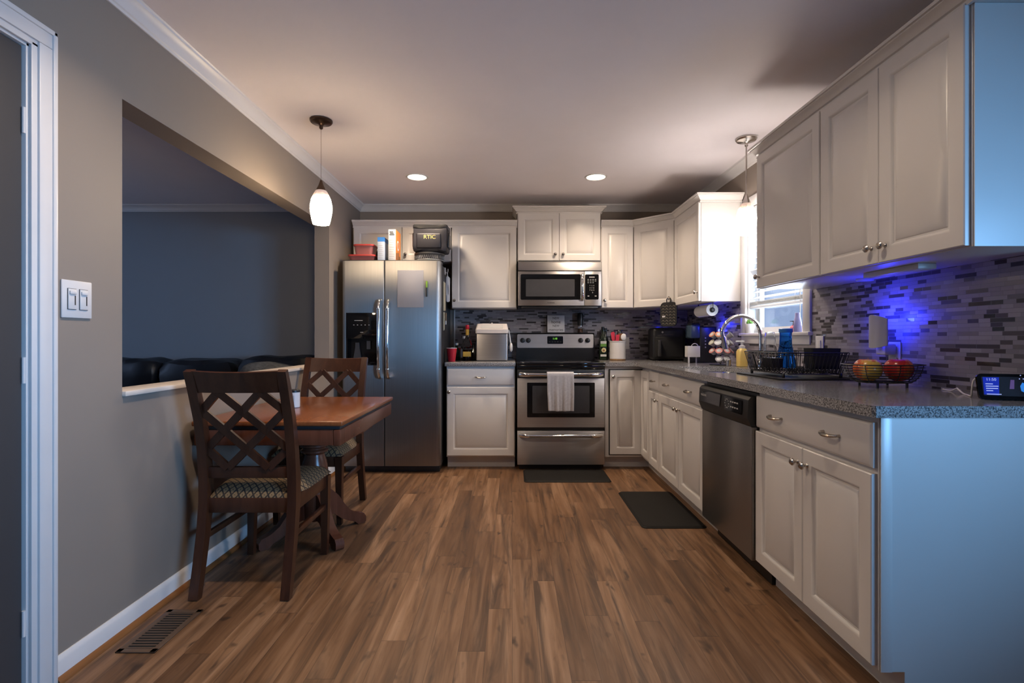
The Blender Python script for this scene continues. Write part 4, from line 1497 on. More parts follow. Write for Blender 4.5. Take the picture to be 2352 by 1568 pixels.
r = carton('narrow pale box with a blue top edge on the fridge', -1.122, 4.455, 0.056, 0.15, 0.205, 'pale_card', None, 0)
MB().box(-0.0285, 0.0285, -0.0755, 0.0755, 0.168, 0.206).build('blue_band', 'blue_card', r)
m = MB()
for i in range(7):
    m.box(-0.020, 0.014 + 0.006 * ((i * 5) % 2), -0.0758, -0.0750, 0.03 + i * 0.017, 0.033 + i * 0.017)
m.build('printed_lettering', 'white_mark', r)
r = carton('tall white and orange cereal box on the fridge', -1.026, 4.475, 0.063, 0.19, 0.272, 'white_card', None, 0)
MB().box(0.0316, 0.0324, -0.0945, 0.0945, 0.001, 0.271).build('orange_side', 'orange', r)
MB().lathe([(0.030, 0), (0.030, 0.0006), (0.043, 0.0006), (0.043, 0)], (0, 0, 0), 30, Matrix.Translation((0.0325, -0.01, 0.145)) @ Matrix.Rotation(PI / 2, 4, 'Y'), cap=False).build('ring_print', 'white_card', r)
m = MB()
m.box(0.0325, 0.0330, -0.08, -0.045, 0.02, 0.075).box(0.0325, 0.0330, -0.03, 0.01, 0.02, 0.085).box(0.0325, 0.0330, 0.025, 0.07, 0.02, 0.06)
m.build('dark_print', 'brown_wood', r)
m = MB()
for i in range(9):
    m.box(-0.024, 0.010 + 0.008 * ((i * 7) % 3), -0.0958, -0.0950, 0.02 + i * 0.020, 0.0225 + i * 0.020)
m.build('printed_lettering', 'white_mark', r)
m = MB()
for i in range(3):
    m.box(-0.022 + 0.004 * (i % 2), 0.020 - 0.005 * i, -0.0958, -0.0950, 0.222 + i * 0.012, 0.230 + i * 0.012)
m.build('printed_lettering', 'ink', r)

r = thing('patterned_tin', 'round black and white zigzag tin under the lunch bag', 'tin', (-0.720, 4.475, ft))
MB().lathe([(0.115, 0), (0.125, 0.006), (0.128, 0.058), (0.131, 0.062), (0.131, 0.074), (0.118, 0.078)], (0, 0, 0), 48).build('tin', 'dark_grey', r)
m = MB()
for zz in (0.012, 0.060):
    m.lathe([(0.1268 + zz * 0.02, zz), (0.1285 + zz * 0.02, zz + 0.002), (0.1268 + zz * 0.02, zz + 0.005)], (0, 0, 0), 48, cap=False)
pts = []
for i in range(97):
    a = 2 * PI * i / 96
    pts.append((0.1285 * math.cos(a), 0.1285 * math.sin(a), 0.036 + 0.015 * (1 if i % 2 else -1)))
m.tube(pts[:-1], 0.0022, 5, closed=True)
m.build('zigzag_band', 'white_mark', r)

r = thing('lunch_bag', 'dark navy soft lunch cooler bag on the tin on the fridge', 'bag', (-0.700, 4.470, ft + 0.0800))
MB().blob((0, 0, 0.112), (0.148, 0.110, 0.112), 48, 24, squash=14, bumps=0.006, fs=9).build('bag', 'navy', r)
MB().box(-0.115, 0.095, -0.122, -0.100, 0.025, 0.155, 0.012, 3).build('front_pocket', 'navy', r)
MB().blob((0, 0, 0.214), (0.150, 0.113, 0.020), 48, 10, squash=12, bumps=0.004, fs=9).build('lid', 'black', r)
MB().box(0.135, 0.160, -0.07, 0.07, 0.04, 0.17, 0.012, 3).box(-0.158, -0.135, -0.07, 0.07, 0.04, 0.17, 0.012, 3).build('side_pocket', 'black', r)
text('logo', 'RTIC', 0.046, (0.0, -0.1225, 0.120), (PI / 2, 0, 0), 'gold', r, sx=1.05)

r = thing('whiteboard_sheet', 'blank pale sheet stuck on the fridge door', 'whiteboard', (-0.8490, fy - 0.0035, 1.545))
MB().box(-0.109, 0.109, 0, 0.0025, -0.155, 0.155, 0.0006).build('sheet', 'whiteboard', r)
r = thing('marker_pen', 'black and lime marker clipped upright on the fridge door', 'pen', (-0.712, fy - 0.0095, 1.545))
MB().lathe([(0.006, -0.066), (0.0065, -0.060), (0.0065, 0.010)], (0, 0, 0), 14).build('barrel', 'black', r)
MB().lathe([(0.0085, 0.010), (0.0085, 0.052), (0.006, 0.062), (0.006, 0.066)], (0, 0, 0), 14).build('cap', 'green', r)

# things hung on the fridge's side (facing +x)
sx_ = fx + 0.409
r = thing('oven_mitt', 'white oven mitt hanging on the side of the fridge', 'oven mitt', (sx_, 4.70, 1.585), PI / 2)
m = MB()
m.prism([(-0.050, 0.110), (0.055, 0.110), (0.056, 0.060), (0.034, 0.015), (0.022, -0.040), (0.026, -0.100), (0.030, -0.118), (-0.020, -0.122), (-0.022, -0.060), (-0.030, 0.0), (-0.050, 0.050)], 0.002, 0.030, face_y(0))
bmesh.ops.bevel(m.bm, geom=m.bm.edges[:], offset=0.006, segments=2, affect='EDGES')
m.build('mitt', 'paper', r)
MB().tube([(0.0, -0.012, 0.105), (0.008, -0.012, 0.150), (0.016, -0.012, 0.105)], 0.002, 6).build('loop', 'paper', r)
r = thing('magnet_hook', 'small white hook above the mitt on the side of the fridge', 'hook', (sx_ + 0.0, 4.60, 1.735), PI / 2)
MB().box(-0.02, 0.02, -0.006, 0, -0.03, 0.03, 0.002).tube([(0, -0.006, -0.01), (0, -0.022, -0.02), (0, -0.030, 0.0), (0, -0.028, 0.02)], 0.003, 6).build('hook', 'white_plastic', r)
r = thing('hanging_cloth', 'long beige cloth hanging on the side of the fridge', 'cloth', (sx_, 4.50, 1.500), PI / 2)
m = MB()
m.prism([(-0.055, 0.125), (0.045, 0.125), (0.055, -0.125), (-0.050, -0.130)], 0.001, 0.014, face_y(0))
bmesh.ops.bevel(m.bm, geom=m.bm.edges[:], offset=0.004, segments=2, affect='EDGES')
m.build('cloth', 'cream', r)
r = thing('kitchen_tongs', 'cooking tongs hanging below the beige cloth on the fridge side', 'tongs', (sx_, 4.50, 1.36), PI / 2)
MB().tube([(-0.02, -0.006, 0.0), (-0.024, -0.006, -0.09), (-0.018, -0.006, -0.16)], 0.0045, 8).build('arm', 'cream', r)
MB().tube([(0.015, -0.006, 0.0), (0.008, -0.006, -0.09), (0.004, -0.006, -0.155)], 0.0045, 8).build('arm', 'cream', r)
r = thing('basting_brush', 'wooden brush hanging on the side of the fridge', 'brush', (sx_, 4.62, 1.36), PI / 2)
MB().tube([(0, -0.007, 0.0), (0, -0.007, -0.07)], [0.006, 0.005], 8).build('handle', 'tan_wood', r)
MB().box(-0.009, 0.009, -0.012, -0.002, -0.105, -0.07, 0.002).build('bristles', 'white_plastic', r)

# ================================================================ worktop between fridge and range
c0 = CT + 0.0006
def cup(label, x, y):
    r = thing('party_cup', label, 'cup', (x, y, c0), 0, 'red party cups')
    MB().lathe([(0.030, 0.0), (0.0315, 0.003), (0.045, 0.116), (0.0435, 0.116), (0.030, 0.006), (0.0005, 0.006)], (0, 0, 0), 28).build('cup', 'red', r)
    MB().lathe([(0.0445, 0.1155), (0.0470, 0.117), (0.0470, 0.120), (0.0440, 0.121), (0.0430, 0.118)], (0, 0, 0), 28, cap=False).build('rim', 'white_plastic', r)


cup('red plastic cup at the front of the worktop beside the fridge', -0.535, 4.545)
cup('red plastic cup tucked behind the fridge edge', -0.530, 4.88)
r = thing('liquor_bottle', 'whiskey bottle with red wax cap and gold label', 'bottle', (-0.408, 4.68, c0))
MB().lathe([(0.040, 0), (0.044, 0.004), (0.044, 0.145), (0.038, 0.175), (0.022, 0.205), (0.015, 0.225), (0.015, 0.285)], (0, 0, 0), 28).build('bottle', 'clear', r)
MB().lathe([(0.041, 0.003), (0.041, 0.105)], (0, 0, 0), 28).build('spirit', 'amber', r)
MB().lathe([(0.0165, 0.288), (0.0185, 0.292), (0.0185, 0.322), (0.014, 0.328)], (0, 0, 0), 20).build('wax_cap', 'red', r)
MB().lathe([(0.0158, 0.235), (0.0158, 0.288)], (0, 0, 0), 20).build('neck_label', 'label_gold', r)
MB().box(-0.036, 0.036, -0.0462, -0.030, 0.040, 0.085, 0.002).build('label', 'label_gold', r)
for nm, lb, x, y, h, rr, mt in (('green_bottle', 'green glass bottle behind the red cup', -0.515, 4.78, 0.150, 0.030, 'green_glass'),
                                ('clear_bottle', 'clear bottle with a blue label between cup and whiskey', -0.450, 4.80, 0.215, 0.033, 'clear'),
                                ('dark_bottle', 'dark bottle standing right behind the whiskey bottle', -0.360, 4.81, 0.150, 0.036, 'black_gloss')):
    r = thing(nm, lb, 'bottle', (x, y, c0))
    MB().lathe([(rr * 0.95, 0), (rr, 0.004), (rr, h * 0.55), (rr * 0.4, h * 0.78), (rr * 0.4, h * 0.95)], (0, 0, 0), 22).build('bottle', mt, r)
    MB().lathe([(rr * 0.48, h * 0.95), (rr * 0.48, h + 0.012)], (0, 0, 0), 16).build('cap', 'white_plastic' if mt != 'black_gloss' else 'black', r)
    if mt == 'clear':
        MB().lathe([(rr * 1.01, h * 0.12), (rr * 1.01, h * 0.48)], (0, 0, 0), 22, cap=False).build('label', 'pale_card', r)

r = thing('ice_maker', 'countertop ice maker with steel sides and a windowed lid', 'ice maker', (-0.180, 4.575, c0))
MB().box(-0.142, 0.142, 0.005, 0.34, 0.006, 0.252, 0.012, 3).build('steel_case', 'steel_h', r)
MB().box(-0.134, 0.134, 0.015, 0.33, 0, 0.007).build('foot_base', 'black', r)
m = MB()
m._faces([[(x, y, 0.252) for x, y in rrect(-0.147, 0.147, 0.0, 0.345, 0.02)], [(x, y, 0.285) for x, y in rrect(-0.147, 0.147, 0.0, 0.345, 0.02)],
          [(x, y, 0.338) for x, y in rrect(-0.135, 0.135, 0.055, 0.335, 0.02)]])
lid = m.build('lid', 'ice_top', r)
sl = math.atan2(0.053, 0.055)
q = Matrix.Translation((0, 0.0275, 0.3120)) @ Matrix.Rotation(sl, 4, 'X')
MB().prism(rrect(-0.100, 0.100, -0.024, 0.024, 0.008), 0, 0.0015, q).build('window', 'white_mark', lid)
MB().box(-0.010, 0.004, 0.08, 0.10, 0.338, 0.348, 0.002).box(-0.09, -0.03, 0.08, 0.10, 0.337, 0.341, 0.001).build('latch', 'ice_top', lid)
r = thing('ice_scoop', 'white plastic scoop hung on the side of the ice maker', 'scoop', (-0.030, 4.62, c0 + 0.16))
MB().tube([(0.002, 0, 0.12), (0.010, 0, 0.06), (0.018, 0, 0.0)], [0.004, 0.005, 0.006], 8).build('handle', 'white_plastic', r)
MB().blob((0.022, 0, -0.035), (0.014, 0.026, 0.040), 16, 10, squash=2.6).build('bowl', 'white_plastic', r)

# hand towel over the oven handle
o = cloth_strip('hand_towel', '', lambda u, v: (
    0.408 + (u - 0.5) * (0.226 - 0.03 * max(0, v - 0.55)) + 0.006 * v,
    4.400 - 0.058 - (0.024 * math.cos(min(1, v / 0.12) * PI) * -1 if v < 0.12 else 0.024) - 0.006 * math.sin(u * 19 + 1) * v - 0.004 * math.sin(u * 41) * v,
    (0.822 + 0.024 * math.sin(v / 0.12 * PI) if v < 0.12 else 0.822 - (v - 0.12) * 0.345 - 0.012 * u * v * (1 - u))), 28, 40, 'towel', 0.006)
tag(o, 'grey terry hand towel draped over the oven door handle', 'towel')

# on the backguard ledge
r = thing('word_sign', 'small white sign with black hand lettering on the range ledge', 'sign', (0.425, 4.985, 1.1862), 0, None, (math.radians(-6), 0, 0))
MB().box(-0.087, 0.087, -0.004, 0.014, 0.0015, 0.172, 0.002).build('black_edge', 'black', r)
MB().box(-0.080, 0.087, -0.006, -0.003, 0.003, 0.170, 0.001).build('face', 'paper', r)
for i, (s, z, sz) in enumerate((('NEW', 0.142, 0.030), ('home', 0.104, 0.042), ('NEW', 0.066, 0.030), ('memories', 0.028, 0.036))):
    text('lettering', s, sz, (0.003, -0.0065, z), (PI / 2, 0, 0), 'ink', r, sx=0.95)
r = thing('pepper_mill', 'electric pepper mill with black top and copper clear base', 'pepper mill', (0.665, 4.985, 1.1856))
MB().lathe([(0.024, 0), (0.026, 0.005), (0.024, 0.030), (0.021, 0.060)], (0, 0, 0), 24).build('chamber', 'clear', r)
MB().lathe([(0.021, 0.004), (0.019, 0.040)], (0, 0, 0), 20).build('peppercorns', 'brown_wood', r)
MB().lathe([(0.022, 0.060), (0.022, 0.075)], (0, 0, 0), 24).build('collar', 'nickel', r)
MB().lathe([(0.027, 0.070), (0.028, 0.085), (0.030, 0.165), (0.026, 0.188), (0.012, 0.195)], (0, 0, 0), 24).build('grip', 'black', r)

# ================================================================ worktop right of the range
r = thing('oil_bottle', 'dark oil bottle with a green avocado label beside the range', 'bottle', (0.862, 4.86, c0))
m = MB()
m._faces([[(x, y, z) for x, y in rrect(-w, w, -w, w, w * 0.4)] for w, z in ((0.031, 0), (0.034, 0.004), (0.034, 0.190), (0.026, 0.225), (0.013, 0.250), (0.013, 0.285))])
m.build('bottle', 'dark_green', r)
MB().lathe([(0.015, 0.285), (0.015, 0.315)], (0, 0, 0), 16).build('cap', 'black', r)
m = MB()
MB().box(-0.028, 0.028, -0.0352, -0.0338, 0.155, 0.180).box(-0.028, 0.028, -0.0352, -0.0338, 0.035, 0.055).build('pale_label', 'label_white', r)
MB().box(-0.028, 0.028, -0.0352, -0.0338, 0.128, 0.155).build('green_label', 'leaf', r)
q = Matrix.Translation((0.003, -0.0338, 0.095)) @ Matrix.Rotation(PI / 2, 4, 'X')
av = MB().lathe([(0.022, 0), (0.022, 0.0012)], (0, 0, 0), 20, q).build('avocado_print', 'skin_pit', r)
q = Matrix.Translation((0.003, -0.0348, 0.092)) @ Matrix.Rotation(PI / 2, 4, 'X')
MB().lathe([(0.010, 0), (0.010, 0.0012)], (0, 0, 0), 16, q).build('pit_print', 'brown_wood', av)
r = thing('oil_bottle', 'slim dark bottle standing between the range and the avocado oil', 'bottle', (0.905, 4.955, c0))
MB().lathe([(0.026, 0), (0.028, 0.004), (0.028, 0.20), (0.012, 0.24), (0.012, 0.285)], (0, 0, 0), 20).build('bottle', 'black_gloss', r)
MB().lathe([(0.014, 0.285), (0.014, 0.305)], (0, 0, 0), 16).build('cap', 'black', r)

ux, uy = 0.990, 4.80
r = thing('utensil_crock', 'white utensil crock with a tan base ring', 'crock', (ux, uy, c0))
MB().lathe([(0.070, 0.014), (0.074, 0.016), (0.074, 0.172), (0.077, 0.175), (0.077, 0.182), (0.070, 0.182), (0.068, 0.03), (0.0005, 0.025)], (0, 0, 0), 40).build('crock', 'white_plastic', r)
MB().lathe([(0.071, 0), (0.074, 0.003), (0.074, 0.0145), (0.070, 0.0145)], (0, 0, 0), 40).build('base_ring', 'tan_wood', r)


def utensil(name, label, cat, dx, dy, lean, h, mat, head, hmat=None, group=None):
    r = thing(name, label, cat, (ux + dx, uy + dy, c0 + 0.032), 0, group, (0, lean, random.uniform(-0.3, 0.3)))
    MB().tube([(0, 0, 0), (0, 0, h)], [0.005, 0.006], 8).build('handle', mat, r)
    if head == 'spat':
        m = MB()
        m.prism([(-0.010, -0.02), (0.010, -0.02), (0.016, 0.0), (0.018, 0.058), (0.012, 0.066), (-0.016, 0.060), (-0.016, 0.0)], -0.003, 0.003, Matrix.Translation((0, 0, h - 0.004)) @ face_y(0))
        m.build('blade', hmat or mat, r)
    elif head == 'round':
        MB().blob((0, 0, h + 0.036), (0.026, 0.010, 0.034), 18, 10).build('bowl', hmat or mat, r)
    elif head == 'paddle':
        MB().prism([(-0.030, 0), (0.030, 0), (0.032, 0.07), (-0.032, 0.07)], -0.004, 0.004, Matrix.Translation((0, 0, h - 0.004)) @ face_y(0)).build('blade', hmat or mat, r)


utensil('spatula', 'red silicone spatula standing tallest in the crock', 'spatula', -0.018, -0.014, -0.14, 0.175, 'red_sil', 'spat')
utensil('spatula', 'red silicone spatula leaning to the middle of the crock', 'spatula', -0.026, -0.030, 0.10, 0.150, 'red_sil', 'spat')
utensil('ladle', 'black round-headed ladle in the crock', 'ladle', 0.010, 0.022, 0.06, 0.185, 'black', 'round')
utensil('turner', 'brown wooden turner in the crock', 'spatula', 0.022, 0.004, 0.08, 0.155, 'brown_wood', 'paddle')
utensil('spoon', 'white plastic spoon leaning over the crock rim', 'spoon', 0.030, -0.034, 0.10, 0.150, 'white_plastic', 'round')
utensil('mixing_spoon', 'purple-black spoon at the fridge side of the crock', 'spoon', -0.022, 0.022, -0.10, 0.140, 'navy', 'round')

# pot holder hung on the corner cabinet's knob
kx_, ky_ = 1.125 + 0.378 * c45 - 0.038 * c45, 4.745 - 0.378 * c45 - 0.038 * c45
r = thing('pot_holder', 'black pot holder with pale zigzags hanging from the corner cabinet knob', 'pot holder', (kx_ - 0.004, ky_ - 0.004, 1.480), -PI / 4)
m = MB()
m.prism(rrect(-0.078, 0.078, -0.245, -0.035, 0.035), -0.006, 0.006, face_y(0))
bmesh.ops.bevel(m.bm, geom=m.bm.edges[:], offset=0.004, segments=2, affect='EDGES')
m.build('pad', 'black_matte', r)
MB().tube([(-0.018, 0, -0.040), (-0.020, 0, -0.012), (0, 0, 0.012), (0.020, 0, -0.012), (0.018, 0, -0.040)], 0.005, 8).build('loop', 'black_matte', r)
m = MB()
for cx_ in (-0.050, -0.017, 0.017, 0.050):
    for k_ in range(7):
        z = -0.066 - k_ * 0.0255
        m.tube([(cx_ - 0.012, -0.0065, z - 0.008), (cx_, -0.0065, z + 0.004), (cx_ + 0.012, -0.0065, z - 0.008)], 0.0012, 4)
m.build('zigzag', 'cream', r)
MB().box(-0.058, -0.030, -0.0085, -0.006, -0.165, -0.152).build('care_label', 'paper', r)

r = thing('air_fryer', 'black air fryer with a drawer handle in the rear corner', 'air fryer', (1.447, 4.705, c0), -0.10)
MB().box(-0.155, 0.150, 0.0, 0.26, 0.004, 0.305, 0.035, 4).build('fryer_body', 'black', r)
dd = MB().box(-0.130, 0.128, -0.012, 0.02, 0.030, 0.222, 0.010, 3).build('drawer', 'black_matte', r)
MB().box(-0.112, -0.082, -0.070, -0.008, 0.040, 0.190, 0.010, 3).build('handle', 'dark_grey', dd)
m = MB()
m.lathe([(0.009, 0), (0.009, 0.0015)], (0, 0, 0), 16, Matrix.Translation((-0.062, 0.0005, 0.262)) @ Matrix.Rotation(PI / 2, 4, 'X'))
m.build('badge', 'white_mark', r)
pts = [(-0.110 + 0.012 * i, -0.0015, 0.236 + 0.004 * math.sin(i * 0.28 - 1.6)) for i in range(13)]
MB().tube(pts, 0.0022, 5).build('trim_line', 'nickel', r)
MB().box(-0.12, -0.09, 0.03, 0.06, 0, 0.006).box(0.09, 0.12, 0.03, 0.06, 0, 0.006).box(-0.12, 0.12, 0.20, 0.23, 0, 0.006).build('foot', 'black', r)

# ---- pod coffee maker, front towards -x
r = thing('coffee_maker', 'black and blue-grey single-cup coffee maker beside the air fryer', 'coffee maker', (1.640, 4.385, c0), -PI / 2)
MB().box(-0.070, 0.070, -0.055, 0.085, 0.0, 0.305, 0.012, 3).build('tower', 'black', r)
MB().box(-0.070, 0.070, -0.150, -0.050, 0.0, 0.038, 0.008).build('drip_tray', 'black', r)
MB().box(-0.068, 0.068, -0.135, -0.050, 0.205, 0.318, 0.014, 3).build('brew_head', 'keurig_blue', r)
MB().box(-0.060, 0.060, -0.128, -0.048, 0.318, 0.330, 0.006).build('lid', 'black', r)
m = MB()
for i in range(4):
    m.blob((0.0715, -0.010, 0.13 + 0.026 * i), (0.002, 0.006, 0.006), 10, 6)
m.build('button', 'white_mark', r)

r = thing('filter_caddy', 'small white box with a loop handle in front of the coffee maker', 'caddy', (1.502, 4.230, c0))
MB().box(-0.052, 0.052, -0.002, 0.002, 0.052, 0.142, 0.001).box(-0.048, -0.034, -0.002, 0.002, 0.0, 0.056, 0.001).box(0.036, 0.046, 0.054, 0.062, 0.0, 0.06, 0.001).box(-0.052, -0.048, 0, 0.06, 0.052, 0.142).box(0.048, 0.052, 0, 0.06, 0.052, 0.142).box(-0.052, 0.052, 0.06, 0.064, 0.052, 0.142).box(-0.052, 0.052, 0, 0.06, 0.050, 0.054).build('box', 'white_plastic', r)
MB().tube([(0.008 + 0.026 * math.cos(a), 0, 0.140 + 0.022 * math.sin(a)) for a in [PI * i / 10 for i in range(11)]], 0.0035, 8).build('handle', 'white_plastic', r)

# ---- coffee pod carousel
px_, py_ = 1.590, 3.905
r = thing('pod_carousel', 'black wire carousel that holds coffee pods beside the sink', 'pod carousel', (px_, py_, c0))
MB().lathe([(0.075, 0), (0.080, 0.003), (0.078, 0.008), (0.0005, 0.010)], (0, 0, 0), 36).build('base', 'black', r)
MB().tube([(0, 0, 0.005), (0, 0, 0.285)], 0.006, 10).build('post', 'black', r)
tiers = (0.236, 0.176, 0.114, 0.052)
for z in tiers:
    m = MB()
    m.tube([(0.036 * math.cos(a), 0.036 * math.sin(a), z - 0.034) for a in [2 * PI * i / 36 for i in range(36)]], 0.0018, 5, closed=True)
    for i in range(6):
        a = 2 * PI * i / 6
        m.tube([(0.004 * math.cos(a), 0.004 * math.sin(a), z - 0.034), (0.036 * math.cos(a), 0.036 * math.sin(a), z - 0.034)], 0.0016, 5)
    m.build('wire_tier', 'black', r)
lidm = {'orange': plain('pod_lid_orange', (0.40, 0.14, 0.06), 0.35), 'grey': plain('pod_lid_grey', (0.24, 0.23, 0.24), 0.35),
        'cream': plain('pod_lid_cream', (0.34, 0.32, 0.22), 0.35), 'pink': plain('pod_lid_pink', (0.42, 0.14, 0.12), 0.35), 'white': plain('pod_lid_white', (0.40, 0.38, 0.39), 0.35)}
proto = None
place = ['facing the fridge side', 'second around from the fridge side', 'second around from the window side', 'facing the window side']
for ti, (z, row) in enumerate(zip(tiers, (((0, 'orange'), (1, 'orange'), (3, 'grey')), ((0, 'cream'), (1, 'white'), (2, 'white'), (3, 'grey')),
                                         ((0, 'pink'), (1, 'pink'), (2, 'pink'), (3, 'pink')), ((1, 'grey'), (2, 'white'))))):
    for slot, colr in row:
        a = math.radians((-160, -120, -78, -38)[slot] - (5 if ti == 1 else 0))
        nm = ('top', 'second', 'third', 'lowest')[ti]
        lab = '%s-lidded coffee pod on the %s tier of the carousel, %s' % (colr, nm, place[slot])
        # lid normal points outwards and up
        R = Matrix.Rotation(a, 4, 'Z') @ Matrix.Rotation(math.radians(52), 4, 'Y')
        r = thing('coffee_pod', lab, 'coffee pod', (px_ + 0.080 * math.cos(a), py_ + 0.080 * math.sin(a), c0 + z), 0, 'coffee pods in the carousel', R.to_euler())
        MB().lathe([(0.0165, -0.036), (0.0185, -0.033), (0.0225, -0.006), (0.0235, 0.0)], (0, 0, 0), 20).build('cup', 'pod', r)
        ld = MB().lathe([(0.0262, -0.001), (0.0262, 0.0016), (0.022, 0.0022)], (0, 0, 0), 24).build('lid', lidm[colr], r)
        MB().lathe([(0.0155, 0.0018), (0.0155, 0.0026)], (0, 0, 0), 18).build('lid_print', 'white_mark' if colr in ('pink', 'orange') else 'label_white', ld)

r = thing('soap_dispenser', 'yellow pump soap bottle with a white pump behind the dish rack', 'soap bottle', (1.662, 3.700, c0))
m = MB()
m._faces([[(x, y, z) for x, y in rrect(-w, w, -w, w, w * 0.5)] for w, z in ((0.030, 0), (0.033, 0.004), (0.033, 0.110), (0.024, 0.128), (0.016, 0.134))])
m.build('bottle', 'soap', r)
MB().lathe([(0.020, 0.132), (0.020, 0.150), (0.010, 0.156), (0.008, 0.175), (0.018, 0.177), (0.018, 0.188), (0.006, 0.190)], (0, 0, 0), 18).box(-0.045, 0.0, -0.007, 0.007, 0.178, 0.188, 0.003).build('pump', 'white_plastic', r)
r = thing('steel_cup', 'small steel cup standing by the soap bottle', 'cup', (1.592, 3.765, c0))
MB().lathe([(0.015, 0), (0.017, 0.002), (0.018, 0.046), (0.014, 0.050)], (0, 0, 0), 18).build('cup', 'nickel', r)

# ---- faucet
r = thing('faucet', 'chrome gooseneck faucet arching over the sink', 'faucet', (1.640, 3.375, c0))
MB().lathe([(0.030, 0), (0.030, 0.006), (0.022, 0.012), (0.020, 0.060), (0.016, 0.068)], (0, 0, 0), 24).build('base', 'chrome', r)
pts = [(0, 0, 0.06), (0, 0, 0.14), (0, 0, 0.225)]
R_ = 0.128
for i in range(1, 15):
    a = PI * i / 15 * 1.04
    pts.append((-R_ + R_ * math.cos(a), 0.0, 0.225 + R_ * math.sin(a)))
pts.append((pts[-1][0] + 0.010, 0, pts[-1][2] - 0.035))
MB().tube(pts, 0.0125, 14).build('spout', 'chrome', r)
e = pts[-1]
MB().cyl((e[0], 0, e[2] + 0.012), (e[0] + 0.014, 0, e[2] - 0.066), 0.0165, 0.0195, 18).build('spray_head', 'chrome', r)
MB().tube([(0, 0.018, 0.045), (0.004, 0.045, 0.055), (0.008, 0.075, 0.085)], [0.011, 0.008, 0.006], 10).build('lever', 'chrome', r)

# ---- paper towel roll below the wall cabinet
r = thing('paper_towel', 'white paper towel roll on a rail below the wall cabinet', 'paper towel', (1.545, 4.085, 1.350), -PI / 2)
q = Matrix.Rotation(PI / 2, 4, 'Y')
MB().lathe([(0.019, -0.135), (0.046, -0.135), (0.046, 0.135), (0.019, 0.135)], (0, 0, 0), 32, q, cap=False).lathe([(0.0188, -0.135), (0.0188, 0.135)], (0, 0, 0), 24, q, cap=False).build('roll', 'paper', r)
m = MB()
m.tube([(-0.155, 0, 0), (0.150, 0, 0)], 0.006, 10)
m.tube([(-0.155, 0, 0), (-0.155, 0, 0.059)], 0.005, 8)
m.tube([(0.150, 0, 0), (0.150, 0, 0.059)], 0.003, 8)
m.lathe([(0.017, 0.136), (0.019, 0.142), (0.010, 0.152)], (0, 0, 0), 20, q)
m.build('holder', 'dark_grey', r)

# ================================================================ window stool
zs_ = WZ0 + 0.0035
r = thing('plant_pot', 'small white pot with a green sprig on the window stool', 'plant pot', (1.735, 3.735, zs_))
MB().lathe([(0.024, 0), (0.026, 0.003), (0.034, 0.068), (0.030, 0.068), (0.028, 0.055), (0.0005, 0.055)], (0, 0, 0), 24).build('pot', 'white_plastic', r)
m = MB()
for i in range(7):
    a = 2 * PI * i / 7
    m.blob((0.014 * math.cos(a), 0.014 * math.sin(a), 0.075 + 0.006 * (i % 3)), (0.011, 0.008, 0.014), 8, 6)
m.build('leaves', 'leaf', r)
r = thing('soap_dispenser', 'small pink soap bottle with a pump on the window stool', 'soap bottle', (1.738, 3.158, zs_))
MB().lathe([(0.018, 0), (0.022, 0.004), (0.022, 0.028), (0.012, 0.042)], (0, 0, 0), 20).build('bottle', 'pink', r)
MB().lathe([(0.007, 0.042), (0.005, 0.062), (0.008, 0.064), (0.008, 0.070)], (0, 0, 0), 12).box(-0.022, 0.0, -0.003, 0.003, 0.064, 0.069).build('pump', 'black', r)
r = thing('lotion_bottle', 'tall lilac bottle on the window stool', 'bottle', (1.728, 3.098, zs_))
MB().lathe([(0.022, 0), (0.024, 0.004), (0.022, 0.055), (0.017, 0.085), (0.015, 0.088), (0.014, 0.115), (0.012, 0.117)], (0, 0, 0), 22).build('bottle', 'lilac', r)

# ================================================================ drying mat, rack and dishes
MX0, MX1, MY0, MY1 = 1.300, 1.718, 2.480, 2.975
m = MB()
m.prism(rrect(MX0, MX1, MY0, MY1, 0.015), c0, c0 + 0.006)
tag(m.build('drying_mat', 'mat'), 'dark drying mat on the worktop under the dish rack', 'mat')
mz = c0 + 0.0065
r = thing('dish_rack', 'black wire dish rack on the dark mat by the sink', 'dish rack', (1.508, 2.742, mz))
hx_, hy_ = 0.180, 0.212
def rl(s, z, rr=0.05, n=6):
    return [(x, y, z) for x, y in rrect(-hx_ * s, hx_ * s, -hy_ * s, hy_ * s, rr, n)]
MB().tube(rl(1.0, 0.125), 0.0034, 6, closed=True).tube(rl(0.99, 0.112), 0.0018, 5, closed=True).build('rim', 'black', r)
MB().tube(rl(0.86, 0.018), 0.0024, 6, closed=True).build('lower_rim', 'black', r)
m = MB()
A, B = rl(1.0, 0.125, 0.05, 1), rl(0.86, 0.018, 0.05, 1)
nn_ = 0
for s in (-1, 1):
    k_ = 22
    for i in range(k_):
        t = -0.86 + 1.72 * i / (k_ - 1)
        m.tube([(s * hx_, hy_ * t, 0.125), (s * hx_ * 0.87, hy_ * t * 0.88, 0.022), (s * hx_ * 0.80, hy_ * t * 0.88, 0.018)], 0.0022, 5)
    k_ = 15
    for i in range(k_):
        t = -0.80 + 1.60 * i / (k_ - 1)
        m.tube([(hx_ * t, s * hy_, 0.125), (hx_ * t * 0.86, s * hy_ * 0.87, 0.022), (hx_ * t * 0.86, s * hy_ * 0.80, 0.018)], 0.0022, 5)
m.build('side_wire', 'black', r)
m = MB()
for i in range(14):
    y = -hy_ * 0.80 + hy_ * 1.60 * i / 13
    pts = [(-hx_ * 0.84, y, 0.018)]
    for j in range(9):
        x = -hx_ * 0.72 + hx_ * 1.44 * j / 8
        pts.append((x, y, 0.018 + (0.020 if j % 2 else 0)))
    pts.append((hx_ * 0.84, y, 0.018))
    m.tube(pts, 0.0020, 5)
m.build('base_wire', 'black', r)
